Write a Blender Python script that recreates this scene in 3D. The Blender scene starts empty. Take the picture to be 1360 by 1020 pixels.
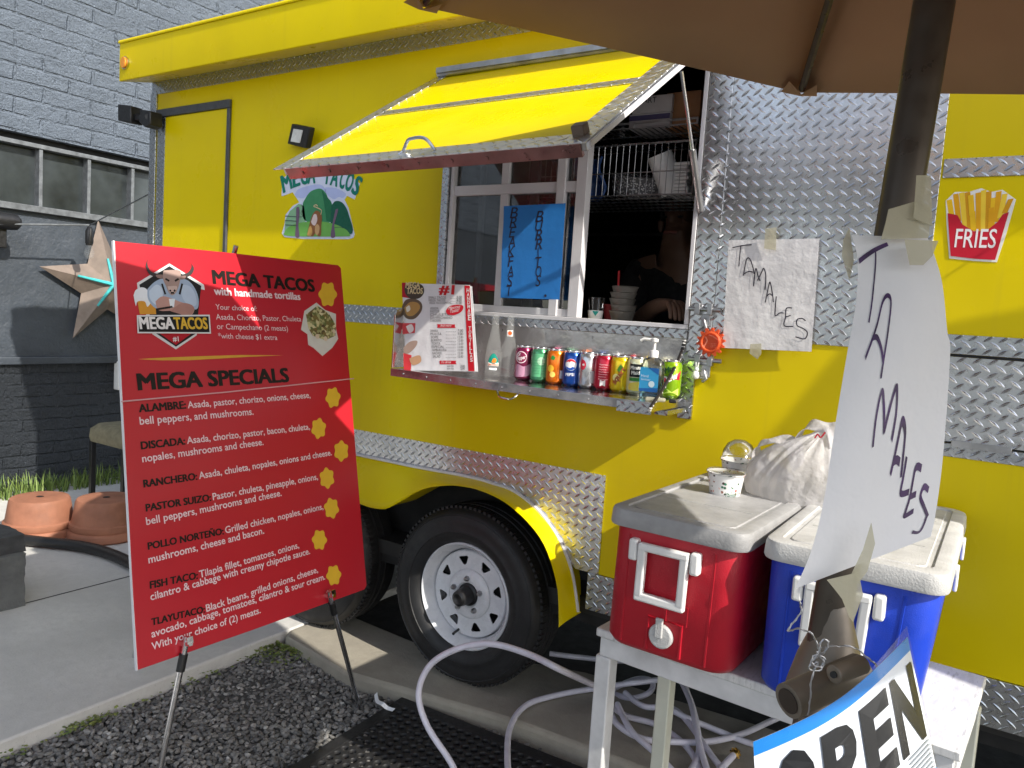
import bpy, bmesh, math, random
import numpy as np
from mathutils import Vector, Matrix
from mathutils.geometry import tessellate_polygon
random.seed(7)
rng = np.random.default_rng(7)
SC = bpy.context.scene
COL = SC.collection

# ------------------------------------------------------------------ camera
FPX, PITCH, ROLL, YAW = 1020.0, 0.088297, 0.066056, 0.569434
CAM = Vector((0.0, -2.4153, 1.4612))
FW = Vector((-math.sin(YAW) * math.cos(PITCH), math.cos(YAW) * math.cos(PITCH), -math.sin(PITCH)))
_r0 = Vector((math.cos(YAW), math.sin(YAW), 0)); _u0 = _r0.cross(FW)
RT = _r0 * math.cos(ROLL) + _u0 * math.sin(ROLL)
UP = -_r0 * math.sin(ROLL) + _u0 * math.cos(ROLL)
cam = bpy.data.cameras.new('camera'); cam.sensor_width = 36; cam.lens = 36 * FPX / 1360
cam.clip_start = 0.02; cam.clip_end = 500
co = bpy.data.objects.new('camera', cam); COL.objects.link(co)
M = Matrix((RT, UP, -FW)).transposed().to_4x4(); M.translation = CAM
co.matrix_world = M
SC.camera = co

# ------------------------------------------------------------------ light
SUN = Vector((1.0, -0.185, 0.765)).normalized()          # direction towards the sun
EL = math.asin(SUN.z)
w = bpy.data.worlds.new('World'); SC.world = w; w.use_nodes = True
nt = w.node_tree
sky = nt.nodes.new('ShaderNodeTexSky'); sky.sky_type = 'NISHITA'; sky.sun_disc = False
sky.sun_elevation = EL; sky.sun_rotation = math.atan2(SUN.x, SUN.y)
sky.air_density = 1.0; sky.dust_density = 1.5; sky.ozone_density = 1.0
bg = nt.nodes['Background']; bg.inputs[1].default_value = 0.15
hs_ = nt.nodes.new('ShaderNodeHueSaturation'); hs_.inputs['Saturation'].default_value = 0.6
nt.links.new(sky.outputs[0], hs_.inputs['Color']); nt.links.new(hs_.outputs[0], bg.inputs[0])
sl = bpy.data.lights.new('sun', 'SUN'); sl.energy = 3.4; sl.angle = math.radians(0.55); sl.color = (1.0, 0.94, 0.84)
so = bpy.data.objects.new('sun', sl); COL.objects.link(so)
so.rotation_euler = SUN.to_track_quat('Z', 'Y').to_euler(); so.location = (6, -4, 9)
vs = SC.view_settings
SC.display_settings.display_device = 'sRGB'
vs.view_transform = 'Standard'; vs.look = 'None'; vs.exposure = 0.86; vs.gamma = 1; vs.use_curve_mapping = False
SC.cycles.max_bounces = 8; SC.cycles.transparent_max_bounces = 12

# ------------------------------------------------------------------ picking points on real planes
def ray(x, y): return FW + RT * ((x - 680) / FPX) - UP * ((y - 510) / FPX)
def PY(x, y, Y=0.0): d = ray(x, y); return CAM + d * ((Y - CAM.y) / d.y)
def PZ(x, y, Z=0.0): d = ray(x, y); return CAM + d * ((Z - CAM.z) / d.z)
def PX(x, y, X): d = ray(x, y); return CAM + d * ((X - CAM.x) / d.x)
def PD(x, y, D): return CAM + ray(x, y) * D

# ------------------------------------------------------------------ node helpers
def mat(name):
    m = bpy.data.materials.new(name); m.use_nodes = True
    return m, m.node_tree, m.node_tree.nodes['Principled BSDF']
def N(nt, t, **k):
    n = nt.nodes.new(t)
    for a, b in k.items(): setattr(n, a, b)
    return n
def math_(nt, op, a, b=None, clamp=False):
    n = N(nt, 'ShaderNodeMath', operation=op); n.use_clamp = clamp
    for i, v in enumerate((a, b)):
        if v is None: continue
        if isinstance(v, (int, float)): n.inputs[i].default_value = v
        else: nt.links.new(v, n.inputs[i])
    return n.outputs[0]
def coord(nt): return N(nt, 'ShaderNodeTexCoord').outputs['Object']
def noise(nt, vec, scale, detail=4, rough=0.55):
    n = N(nt, 'ShaderNodeTexNoise'); n.inputs['Scale'].default_value = scale
    n.inputs['Detail'].default_value = detail; n.inputs['Roughness'].default_value = rough
    nt.links.new(vec, n.inputs['Vector']); return n.outputs['Fac']
def ramp(nt, fac, stops):
    r = N(nt, 'ShaderNodeValToRGB'); e = r.color_ramp.elements
    while len(e) < len(stops): e.new(0.5)
    for i, (p, c) in enumerate(stops):
        e[i].position = p; e[i].color = (c[0], c[1], c[2], 1) if not isinstance(c, (int, float)) else (c, c, c, 1)
    nt.links.new(fac, r.inputs[0]); return r.outputs[0]
def bump(nt, bs, h, strength=0.3, dist=0.01):
    b = N(nt, 'ShaderNodeBump'); b.inputs['Strength'].default_value = strength; b.inputs['Distance'].default_value = dist
    nt.links.new(h, b.inputs['Height']); nt.links.new(b.outputs[0], bs.inputs['Normal'])
def mixc(nt, fac, a, b):
    n = N(nt, 'ShaderNodeMix', data_type='RGBA')
    if isinstance(fac, (int, float)): n.inputs[0].default_value = fac
    else: nt.links.new(fac, n.inputs[0])
    for s, v in ((6, a), (7, b)):
        if isinstance(v, tuple): n.inputs[s].default_value = (*v, 1)
        else: nt.links.new(v, n.inputs[s])
    return n.outputs[2]
def plain(name, col, rough=0.5, metal=0.0, var=0.12, scale=14, bmp=0.0, bscale=60, coat=0.0, spec=0.5, bd=0.003, rvar=0.12):
    m, nt, b = mat(name)
    c = coord(nt); f = noise(nt, c, scale)
    lo = tuple(x * (1 - var) for x in col); hi = tuple(min(1, x * (1 + var)) for x in col)
    nt.links.new(ramp(nt, f, [(0.3, lo), (0.7, hi)]), b.inputs['Base Color'])
    b.inputs['Metallic'].default_value = metal; b.inputs['Specular IOR Level'].default_value = spec
    f2 = noise(nt, c, scale * 2.3, 5)
    nt.links.new(ramp(nt, f2, [(0.3, max(0.03, rough - rvar)), (0.7, min(1, rough + rvar))]), b.inputs['Roughness'])
    b.inputs['Coat Weight'].default_value = coat; b.inputs['Coat Roughness'].default_value = 0.08
    if bmp: bump(nt, b, noise(nt, c, bscale, 5), bmp, bd)
    return m
def hexc(h):                                      # sRGB hex to linear
    v = [int(h[i:i + 2], 16) / 255 for i in (0, 2, 4)]
    return tuple(x / 12.92 if x <= 0.04045 else ((x + 0.055) / 1.055) ** 2.4 for x in v)
_flat = {}
def flat(h, rough=0.6, spec=0.35):
    k = (h, rough)
    if k not in _flat: _flat[k] = plain('print_' + h, hexc(h), rough, 0, 0.05, 25, spec=spec)
    return _flat[k]

MT = {}
def yellow_paint():
    m, nt, b = mat('yellow_paint'); c = coord(nt)
    f = noise(nt, c, 1.6, 5); col = ramp(nt, f, [(0.3, (0.70, 0.540, 0.0)), (0.7, (0.77, 0.605, 0.0))])
    g = noise(nt, c, 38, 6, 0.7); spots = ramp(nt, g, [(0.69, 0.0), (0.76, 0.55)])
    mp = N(nt, 'ShaderNodeMapping'); mp.inputs['Scale'].default_value = (26, 26, 1.2); nt.links.new(c, mp.inputs[0])
    st = ramp(nt, noise(nt, mp.outputs[0], 1.0, 3), [(0.60, 0.0), (0.8, 0.16)])
    col = mixc(nt, spots, col, (0.45, 0.33, 0.02)); col = mixc(nt, st, col, (0.42, 0.32, 0.05))
    nt.links.new(col, b.inputs['Base Color'])
    nt.links.new(ramp(nt, noise(nt, c, 5, 5), [(0.3, 0.24), (0.7, 0.40)]), b.inputs['Roughness'])
    bump(nt, b, noise(nt, c, 2.2, 2), 0.22, 0.03); b.inputs['Specular IOR Level'].default_value = 0.22
    return m
MT['yellow'] = yellow_paint()
def diamond(name, s=0.0365, base=(0.64, 0.65, 0.67), axes=('X', 'Z'), rough=0.27, bs_=0.58):
    # aluminium tread plate: lozenges on a checker, every second one turned
    m, nt, b = mat(name); c = coord(nt)
    sp = N(nt, 'ShaderNodeSeparateXYZ'); nt.links.new(c, sp.inputs[0])
    u = math_(nt, 'MULTIPLY', sp.outputs[axes[0]], 1 / s); v = math_(nt, 'MULTIPLY', sp.outputs[axes[1]], 1 / s)
    # rotate the lattice 45 deg so rows interlock
    hs = []
    for k in (0, 1):
        uu = math_(nt, 'ADD', u, 0.5 * k); vv = math_(nt, 'ADD', v, 0.5 * k)
        fu = math_(nt, 'SUBTRACT', math_(nt, 'FRACT', uu), 0.5); fv = math_(nt, 'SUBTRACT', math_(nt, 'FRACT', vv), 0.5)
        sg = 1 if k else -1
        a = math_(nt, 'ADD', math_(nt, 'MULTIPLY', fu, 0.80), math_(nt, 'MULTIPLY', fv, 0.60 * sg))
        p = math_(nt, 'SUBTRACT', math_(nt, 'MULTIPLY', fv, 0.80), math_(nt, 'MULTIPLY', fu, 0.60 * sg))
        a2 = math_(nt, 'POWER', math_(nt, 'ABSOLUTE', math_(nt, 'DIVIDE', a, 0.47)), 2.0)
        p2 = math_(nt, 'DIVIDE', math_(nt, 'ABSOLUTE', p), 0.115)
        hs.append(math_(nt, 'SUBTRACT', 1.0, math_(nt, 'ADD', a2, p2), True))
    h = math_(nt, 'POWER', math_(nt, 'MAXIMUM', hs[0], hs[1]), 0.7)
    n1 = noise(nt, c, 7, 5); n2 = noise(nt, c, 90, 4)
    nt.links.new(mixc(nt, ramp(nt, n1, [(0.35, 0.0), (0.75, 0.6)]), base, tuple(x * 0.72 for x in base)), b.inputs['Base Color'])
    b.inputs['Metallic'].default_value = 1.0
    r = math_(nt, 'ADD', ramp(nt, n2, [(0.3, rough - 0.04), (0.7, rough + 0.12)]), math_(nt, 'MULTIPLY', h, -0.08))
    nt.links.new(r, b.inputs['Roughness'])
    hh = math_(nt, 'ADD', h, math_(nt, 'MULTIPLY', n2, 0.10)); hh = math_(nt, 'ADD', hh, math_(nt, 'MULTIPLY', noise(nt, c, 6, 2), 1.2))
    bump(nt, b, hh, bs_, 0.0035)
    return m
MT['diamond'] = diamond('tread_plate')
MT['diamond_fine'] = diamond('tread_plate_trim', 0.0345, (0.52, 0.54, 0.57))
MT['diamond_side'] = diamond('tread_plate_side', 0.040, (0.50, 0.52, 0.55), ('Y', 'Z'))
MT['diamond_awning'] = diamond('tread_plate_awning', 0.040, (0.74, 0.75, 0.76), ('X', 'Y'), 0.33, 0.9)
MT['steel'] = plain('stainless_steel', (0.56, 0.54, 0.54), 0.2, 1.0, 0.10, 6, 0.25, 5, bd=0.01)
MT['steel_dull'] = plain('dull_steel', (0.42, 0.42, 0.43), 0.42, 1.0, 0.2, 18, 0.15, 80)
MT['chrome'] = plain('bright_chrome', (0.72, 0.72, 0.74), 0.10, 1.0, 0.08, 20)
MT['white_alu'] = plain('white_painted_aluminium', (0.66, 0.65, 0.67), 0.38, 0, 0.06, 9)
MT['white_metal'] = plain('white_worn_metal', (0.62, 0.62, 0.62), 0.45, 0, 0.22, 9, 0.2, 40)
MT['cream_metal'] = plain('cream_painted_metal', (0.66, 0.66, 0.55), 0.45, 0, 0.08, 9)
MT['dark_frame'] = plain('grey_frame', (0.085, 0.09, 0.10), 0.5, 0.3, 0.2, 20)
MT['black'] = plain('black_plastic', (0.012, 0.012, 0.013), 0.42, 0, 0.2, 30)
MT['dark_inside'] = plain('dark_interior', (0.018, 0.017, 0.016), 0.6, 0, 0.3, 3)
MT['under'] = plain('underbody_black', (0.010, 0.010, 0.010), 0.8, 0, 0.3, 5)
MT['white_rim'] = plain('white_painted_rim', (0.72, 0.73, 0.76), 0.3, 0, 0.07, 12, coat=0.3)
MT['paper'] = plain('white_paper', (0.78, 0.78, 0.80), 0.75, 0, 0.03, 8, 0.5, 9, spec=0.2, bd=0.012)
MT['crumpled'] = plain('creased_paper', (0.72, 0.71, 0.72), 0.75, 0, 0.04, 10, 0.40, 6, spec=0.2, bd=0.03)
MT['white_plastic'] = plain('white_plastic', (0.78, 0.78, 0.77), 0.35, 0, 0.05, 20)
MT['ink'] = plain('purple_black_marker', (0.012, 0.008, 0.028), 0.5, 0, 0.3, 60)
MT['ink_purple'] = plain('purple_marker', (0.045, 0.014, 0.085), 0.5, 0, 0.6, 40)
MT['wood'] = plain('dark_wood', (0.05, 0.035, 0.025), 0.5, 0, 0.3, 9)

def clear(name, tint=(0.95, 0.97, 0.97), gloss=0.12, rough=0.03, fr=0.85):
    m = bpy.data.materials.new(name); m.use_nodes = True; nt = m.node_tree
    nt.nodes.remove(nt.nodes['Principled BSDF'])
    out = nt.nodes['Material Output']
    t = N(nt, 'ShaderNodeBsdfTransparent'); t.inputs[0].default_value = (*tint, 1)
    g = N(nt, 'ShaderNodeBsdfGlossy'); g.inputs['Roughness'].default_value = rough
    lw = N(nt, 'ShaderNodeLayerWeight'); lw.inputs['Blend'].default_value = 0.25
    f = math_(nt, 'ADD', math_(nt, 'MULTIPLY', lw.outputs['Fresnel'], fr), gloss, True)
    mx = N(nt, 'ShaderNodeMixShader'); nt.links.new(f, mx.inputs[0])
    nt.links.new(t.outputs[0], mx.inputs[1]); nt.links.new(g.outputs[0], mx.inputs[2])
    nt.links.new(mx.outputs[0], out.inputs[0]); return m
MT['glass'] = clear('window_glass', (0.5, 0.52, 0.52), 0.11)
MT['clear'] = clear('clear_plastic', (0.90, 0.91, 0.91), 0.07, 0.06)

def cloth_translucent(name, col, tr, bscale, bstr, rough=0.8, trans=None, alpha=0.0):
    m = bpy.data.materials.new(name); m.use_nodes = True; nt = m.node_tree
    b = nt.nodes['Principled BSDF']; out = nt.nodes['Material Output']; c = coord(nt)
    f = noise(nt, c, 6, 5)
    nt.links.new(ramp(nt, f, [(0.3, tuple(x * 0.9 for x in col)), (0.7, col)]), b.inputs['Base Color']); b.inputs['Roughness'].default_value = rough
    bump(nt, b, noise(nt, c, bscale, 5), bstr, 0.01)
    t = N(nt, 'ShaderNodeBsdfTranslucent'); t.inputs[0].default_value = (*(trans or col), 1)
    mx = N(nt, 'ShaderNodeMixShader'); mx.inputs[0].default_value = tr
    nt.links.new(b.outputs[0], mx.inputs[1]); nt.links.new(t.outputs[0], mx.inputs[2])
    res = mx.outputs[0]
    if alpha:
        tt = N(nt, 'ShaderNodeBsdfTransparent'); m2 = N(nt, 'ShaderNodeMixShader'); m2.inputs[0].default_value = alpha
        nt.links.new(res, m2.inputs[1]); nt.links.new(tt.outputs[0], m2.inputs[2]); res = m2.outputs[0]
    nt.links.new(res, out.inputs[0]); return m
MT['canopy'] = cloth_translucent('tan_canopy_fabric', (0.40, 0.255, 0.145), 0.24, 700, 0.15, 0.85, (0.38, 0.20, 0.09))
MT['bag'] = cloth_translucent('white_bag_plastic', (0.76, 0.745, 0.76), 0.42, 30, 1.0, 0.28, alpha=0.24)
MT['tape'] = cloth_translucent('masking_tape', (0.70, 0.67, 0.52), 0.35, 40, 0.4, 0.6, alpha=0.38)
MT['bottle_glass'] = cloth_translucent('bottle_glass', (0.74, 0.76, 0.76), 0.3, 5, 0.05, 0.12, alpha=0.92)
MT['sleeve'] = clear('plastic_sleeve', (0.95, 0.95, 0.96), 0.0, 0.25, 0.10)
MT['bluepaper'] = cloth_translucent('blue_card', (0.02, 0.22, 0.66), 0.05, 9, 0.4, 0.6)
MT['orange'] = cloth_translucent('orange_plastic', (0.85, 0.16, 0.05), 0.4, 200, 0.3, 0.3, (0.95, 0.2, 0.08))

def concrete(name, base, dark, sc=1.0, bst=0.35):
    m, nt, b = mat(name); c = coord(nt)
    f = noise(nt, c, 1.7 * sc, 8, 0.65); g = noise(nt, c, 22 * sc, 6, 0.7)
    col = ramp(nt, f, [(0.28, dark), (0.68, base)])
    col = mixc(nt, ramp(nt, g, [(0.42, 0.0), (0.72, 0.55)]), col, tuple(x * 0.72 for x in base))
    sp = ramp(nt, noise(nt, c, 160 * sc, 2), [(0.66, 0.0), (0.72, 0.6)])
    col = mixc(nt, sp, col, tuple(x * 0.4 for x in base))
    nt.links.new(col, b.inputs['Base Color']); b.inputs['Roughness'].default_value = 0.85
    h = math_(nt, 'ADD', g, math_(nt, 'MULTIPLY', noise(nt, c, 120 * sc, 4), 0.5)); bump(nt, b, h, bst, 0.006)
    return m
MT['concrete'] = concrete('concrete', (0.64, 0.63, 0.60), (0.46, 0.455, 0.435))
MT['concrete_warm'] = concrete('stained_concrete', (0.42, 0.385, 0.31), (0.22, 0.20, 0.17), 1.6, 0.5)
MT['stone'] = concrete('grey_stone', (0.20, 0.205, 0.20), (0.10, 0.105, 0.105), 4, 0.9)
MT['asphalt'] = concrete('asphalt', (0.07, 0.07, 0.07), (0.045, 0.045, 0.045), 3, 0.6)

def brick_wall(name, bw, bh, col, bstr, mortar=0.012):
    m, nt, b = mat(name); c = coord(nt)
    sp = N(nt, 'ShaderNodeSeparateXYZ'); nt.links.new(c, sp.inputs[0])
    wob = noise(nt, c, 3.0, 3); w2 = math_(nt, 'MULTIPLY', math_(nt, 'SUBTRACT', wob, 0.5), 0.09)
    cb = N(nt, 'ShaderNodeCombineXYZ'); nt.links.new(math_(nt, 'ADD', sp.outputs['Y'], w2), cb.inputs[0]); nt.links.new(math_(nt, 'ADD', sp.outputs['Z'], math_(nt, 'MULTIPLY', w2, 0.35)), cb.inputs[1])
    br = N(nt, 'ShaderNodeTexBrick'); br.inputs['Scale'].default_value = 1.0
    br.inputs['Brick Width'].default_value = bw; br.inputs['Row Height'].default_value = bh
    br.inputs['Mortar Size'].default_value = mortar; br.inputs['Mortar Smooth'].default_value = 0.6; br.inputs['Bias'].default_value = 0
    nt.links.new(cb.outputs[0], br.inputs['Vector'])
    f = noise(nt, c, 2.2, 7, 0.65)
    cc = ramp(nt, f, [(0.3, tuple(x * 0.86 for x in col)), (0.7, tuple(x * 1.1 for x in col))])
    chips = math_(nt, 'MULTIPLY', ramp(nt, noise(nt, c, 75, 3, 0.7), [(0.56, 0.0), (0.66, 0.8)]), ramp(nt, noise(nt, c, 4, 3), [(.4, .1), (.6, 1.0)]))
    cc = mixc(nt, chips, cc, tuple(min(1, x * 1.9) for x in col))
    nt.links.new(cc, b.inputs['Base Color']); b.inputs['Roughness'].default_value = 0.42
    inv = math_(nt, 'SUBTRACT', 1.0, br.outputs['Fac'])
    inv = math_(nt, 'ADD', math_(nt, 'MULTIPLY', br.outputs['Fac'], math_(nt, 'MULTIPLY', ramp(nt, noise(nt, c, 3.4, 5, .7), [(.40, .0), (.60, 1.0)]), -2.2)), 1.0)
    lump = math_(nt, 'MULTIPLY', noise(nt, c, 14, 7, 0.72), 2.4)
    h = math_(nt, 'ADD', math_(nt, 'MULTIPLY', inv, 0.8), lump)
    h = math_(nt, 'ADD', h, math_(nt, 'MULTIPLY', noise(nt, c, 70, 4, .7), 1.1))
    bump(nt, b, h, bstr, 0.03)
    return m
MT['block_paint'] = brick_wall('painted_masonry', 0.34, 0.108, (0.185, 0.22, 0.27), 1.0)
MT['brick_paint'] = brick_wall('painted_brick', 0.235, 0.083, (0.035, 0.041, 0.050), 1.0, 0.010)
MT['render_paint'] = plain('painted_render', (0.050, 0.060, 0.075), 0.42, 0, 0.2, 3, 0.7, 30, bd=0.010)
MT['frame_paint'] = plain('weathered_grey_frame', (0.12, 0.13, 0.14), 0.5, 0, 0.35, 22, 0.3, 60)
MT['old_glass'] = plain('dusty_dark_glass', (0.035, 0.042, 0.045), 0.16, 0, 0.5, 3.0, spec=0.6)
MT['rubber'] = plain('tyre_rubber', (0.016, 0.016, 0.017), 0.55, 0, 0.25, 14, 0.15, 160)
MT['mat_rubber'] = plain('mat_rubber', (0.014, 0.014, 0.015), 0.6, 0, 0.25, 30, 0.2, 140)
MT['gravel'] = None
MT['terra'] = plain('terracotta', (0.31, 0.13, 0.075), 0.7, 0, 0.22, 8, 0.3, 50)
MT['hose'] = plain('lavender_hose', (0.66, 0.64, 0.72), 0.4, 0, 0.1, 20)
MT['brass'] = plain('brass', (0.65, 0.43, 0.12), 0.3, 1.0, 0.15, 60)
MT['red_plastic'] = plain('red_cooler_plastic', (0.44, 0.008, 0.022), 0.42, 0, 0.08, 12, 0.5, 420, bd=0.0015)
MT['blue_plastic'] = plain('blue_cooler_plastic', (0.010, 0.050, 0.50), 0.42, 0, 0.08, 12, 0.5, 420, bd=0.0015)
MT['lid'] = plain('worn_white_lid', (0.54, 0.54, 0.535), 0.5, 0, 0.16, 16, 0.7, 230, bd=0.002)
MT['pole'] = plain('bronze_pole', (0.085, 0.070, 0.056), 0.36, 0.6, 0.15, 18)
MT['bronze'] = plain('bronze_housing', (0.23, 0.195, 0.155), 0.45, 0.3, 0.2, 18)
MT['skin'] = plain('skin', (0.19, 0.105, 0.07), 0.5, 0, 0.08, 15)
MT['hair'] = plain('dark_hair', (0.012, 0.009, 0.008), 0.5, 0, 0.3, 60)
MT['shirt'] = plain('black_shirt', (0.012, 0.012, 0.014), 0.85, 0, 0.2, 20)
MT['suede'] = plain('khaki_suede', (0.20, 0.18, 0.115), 0.9, 0, 0.2, 22, 0.4, 300)
MT['rust'] = plain('weathered_tan_metal', (0.21, 0.165, 0.135), 0.5, 0.2, 0.2, 10)
MT['teal'] = plain('teal_paint', (0.05, 0.46, 0.47), 0.5, 0, 0.15, 20)
MT['kraft'] = plain('kraft_cardboard', (0.30, 0.15, 0.07), 0.8, 0, 0.08, 20)
MT['amber'] = plain('amber_lens', (0.75, 0.28, 0.02), 0.15, 0, 0.1, 40, coat=0.5)
MT['board_red'] = plain('red_board', (0.52, 0.015, 0.028), 0.36, 0, 0.02, 3, 0.08, 2.5, bd=0.01, rvar=0.03)

# ------------------------------------------------------------------ frames and mesh builder
class Frame:                                       # a flat face: u along ex, v along ey, w out of the face
    def __init__(s, o, ex, ey):
        s.o = Vector(o); s.ex = Vector(ex).normalized(); s.n = s.ex.cross(Vector(ey)).normalized(); s.ey = s.n.cross(s.ex)
    def p(s, u, v, w=0.0): return s.o + s.ex * u + s.ey * v + s.n * w
    def px(s, x, y):
        d = ray(x, y); t = (s.o - CAM).dot(s.n) / d.dot(s.n); q = CAM + d * t - s.o
        return (q.dot(s.ex), q.dot(s.ey))
class Cyl:                                         # a round face: u is arc length, v height
    def __init__(s, c, r, a0): s.c = Vector(c); s.r = r; s.a0 = a0
    def p(s, u, v, w=0.0):
        a = s.a0 + u / s.r; R = s.r + w
        return s.c + Vector((math.cos(a) * R, math.sin(a) * R, v))
WALL = Frame((0, 0, 0), (1, 0, 0), (0, 0, 1))      # trailer side: u = X, v = Z, w towards the viewer

_tx = {}
def glyphs(s, bold=0.0, shear=0.0):
    k = (s, bold, shear)
    if k in _tx: return _tx[k]
    cu = bpy.data.curves.new('t', 'FONT'); cu.body = s; cu.size = 1; cu.offset = bold; cu.shear = shear; cu.resolution_u = 3
    ob = bpy.data.objects.new('t', cu); COL.objects.link(ob)
    dg = bpy.context.evaluated_depsgraph_get(); dg.update()
    me = ob.evaluated_get(dg).to_mesh()
    v = [(q.co.x, q.co.y) for q in me.vertices]; f = [tuple(q.vertices) for q in me.polygons]
    ob.evaluated_get(dg).to_mesh_clear(); bpy.data.objects.remove(ob); bpy.data.curves.remove(cu)
    xs = [a for a, _ in v] or [0, 1]; x0, x1 = min(xs), max(xs)
    v = [((a - x0), b) for a, b in v]
    _tx[k] = (v, f, max(1e-4, x1 - x0)); return _tx[k]

ORG = {}
class MB:
    def __init__(s): s.v = []; s.f = []; s.m = []; s.k = 0
    def add(s, vs_, fs, k=None):
        o = len(s.v); s.v += [tuple(q) for q in vs_]; s.f += [tuple(o + i for i in f) for f in fs]
        s.m += [s.k if k is None else k] * len(fs); return s
    def poly(s, F, pts, w=0.0, d=0.0, holes=(), k=None):
        loops = [list(pts)] + [list(h) for h in holes]
        flatp = [q for l in loops for q in l]
        tri = tessellate_polygon([[Vector((a, b, 0)) for a, b in l] for l in loops])
        n = len(flatp); v = [F.p(a, b, w + d) for a, b in flatp]; f = [tuple(t) for t in tri]
        if d:
            v += [F.p(a, b, w) for a, b in flatp]; f += [tuple(n + i for i in reversed(t)) for t in tri]
            o = 0
            for l in loops:
                L = len(l)
                for i in range(L): j = (i + 1) % L; f.append((o + i, o + j, n + o + j, n + o + i))
                o += L
        return s.add(v, f, k)
    def rect(s, F, u0, v0, u1, v1, w=0.0, d=0.0, k=None): return s.poly(F, [(u0, v0), (u1, v0), (u1, v1), (u0, v1)], w, d, (), k)
    def ppx(s, F, pts, w=0.0, d=0.0, k=None): return s.poly(F, [F.px(*q) for q in pts], w, d, (), k)
    def disc(s, F, u, v, r, w=0.0, d=0.0, n=20, k=None, ry=None):
        return s.poly(F, [(u + r * math.cos(2 * math.pi * i / n), v + (ry or r) * math.sin(2 * math.pi * i / n)) for i in range(n)], w, d, (), k)
    def text(s, F, t, p0, p1, w=0.001, bold=0.0, h=None, shear=0.0, k=None):
        heavy = bold > .02; vv, ff, W = glyphs(t, 0.0 if heavy else bold, shear); dx, dy = p1[0] - p0[0], p1[1] - p0[1]; L = math.hypot(dx, dy); sx = L / W
        sy = sx if h is None else h / 0.73
        cx, cy = dx / L, dy / L
        e = min(bold * 1.35, .042); sh_ = [(-e, -e * .5), (e, -e * .5), (-e, e * .5), (e, e * .5)] if heavy else [(0, 0)]
        for i, (ox, oy) in enumerate(sh_):
            q = [((a + ox), (b + oy)) for a, b in vv]
            s.add([F.p(p0[0] + cx * a * sx - cy * b * sy, p0[1] + cy * a * sx + cx * b * sy, w + i * .00012) for a, b in q], ff, k)
        return s
    def textpx(s, F, t, a, b, **kw): return s.text(F, t, F.px(*a), F.px(*b), **kw)
    def stroke(s, F, pts, wd, w=0.001, k=None):
        pts = [Vector(q) for q in pts]; L = []; R = []
        for i, q in enumerate(pts):
            t = (pts[min(i + 1, len(pts) - 1)] - pts[max(i - 1, 0)]); t = t.normalized() if t.length > 1e-9 else Vector((1, 0))
            n = Vector((-t.y, t.x)) * wd / 2; L.append(q + n); R.append(q - n)
        n = len(pts); v = [F.p(q.x, q.y, w) for q in L] + [F.p(q.x, q.y, w) for q in R]
        return s.add(v, [(i, i + 1, n + i + 1, n + i) for i in range(n - 1)], k)
    def strokepx(s, F, pts, wd, w=0.001, k=None): return s.stroke(F, smooth2([F.px(*q) for q in pts]), wd, w, k)
    def box(s, c, sz, R=None, k=None):
        c = Vector(c); v = []
        for x in (-.5, .5):
            for y in (-.5, .5):
                for z in (-.5, .5):
                    q = Vector((x * sz[0], y * sz[1], z * sz[2])); v.append(c + (R @ q if R else q))
        return s.add(v, [(0, 1, 3, 2), (4, 6, 7, 5), (0, 4, 5, 1), (2, 3, 7, 6), (0, 2, 6, 4), (1, 5, 7, 3)], k)
    def box2(s, a, b, k=None):
        return s.box([(x + y) / 2 for x, y in zip(a, b)], [abs(y - x) for x, y in zip(a, b)], None, k)
    def loft(s, rings, cap=True, k=None, close=True):
        n = len(rings[0]); v = [q for r in rings for q in r]; f = []
        for i in range(len(rings) - 1):
            for j in range(n if close else n - 1):
                a = i * n + j; b_ = i * n + (j + 1) % n; f.append((a, b_, b_ + n, a + n))
        if cap: f.append(tuple(range(n - 1, -1, -1))); f.append(tuple((len(rings) - 1) * n + j for j in range(n)))
        return s.add(v, f, k)
    def tube(s, pts, r, n=8, cap=True, k=None, closed=False):
        pts = [Vector(q) for q in pts]; rr = r if isinstance(r, (list, tuple)) else [r] * len(pts)
        T = []
        for i in range(len(pts)):
            t = pts[min(i + 1, len(pts) - 1)] - pts[max(i - 1, 0)]; T.append(t.normalized() if t.length > 1e-9 else Vector((0, 0, 1)))
        a = Vector((0, 0, 1)) if abs(T[0].z) < 0.9 else Vector((1, 0, 0)); nn = (a - T[0] * a.dot(T[0])).normalized(); rings = []
        for i, q in enumerate(pts):
            nn = nn - T[i] * nn.dot(T[i]); nn.normalize(); bb = T[i].cross(nn)
            rings.append([q + (nn * math.cos(2 * math.pi * j / n) + bb * math.sin(2 * math.pi * j / n)) * rr[i] for j in range(n)])
        return s.loft(rings, cap, k)
    def bar(s, a, b, wd, th, k=None, up=(0, 0, 1)):   # square bar
        a, b = Vector(a), Vector(b); t = (b - a).normalized(); u_ = Vector(up); x = t.cross(u_)
        if x.length < 1e-3: x = t.cross(Vector((0, 1, 0)))
        x.normalize(); y = x.cross(t); c = [(x * i * wd / 2 + y * j * th / 2) for i, j in ((-1, -1), (1, -1), (1, 1), (-1, 1))]
        return s.loft([[a + q for q in c], [b + q for q in c]], True, k)
    def lathe(s, o, prof, n=24, axis='Z', cap=True, k=None, a0=0, a1=2 * math.pi):
        o = Vector(o); rings = []
        for r, h in prof:
            ring = []
            for j in range(n):
                a = 2 * math.pi * j / n; x, y = math.cos(a) * r, math.sin(a) * r
                ring.append(o + (Vector((x, y, h)) if axis == 'Z' else Vector((x, h, y)) if axis == 'Y' else Vector((h, x, y))))
            rings.append(ring)
        return s.loft(rings, cap, k)
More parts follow.
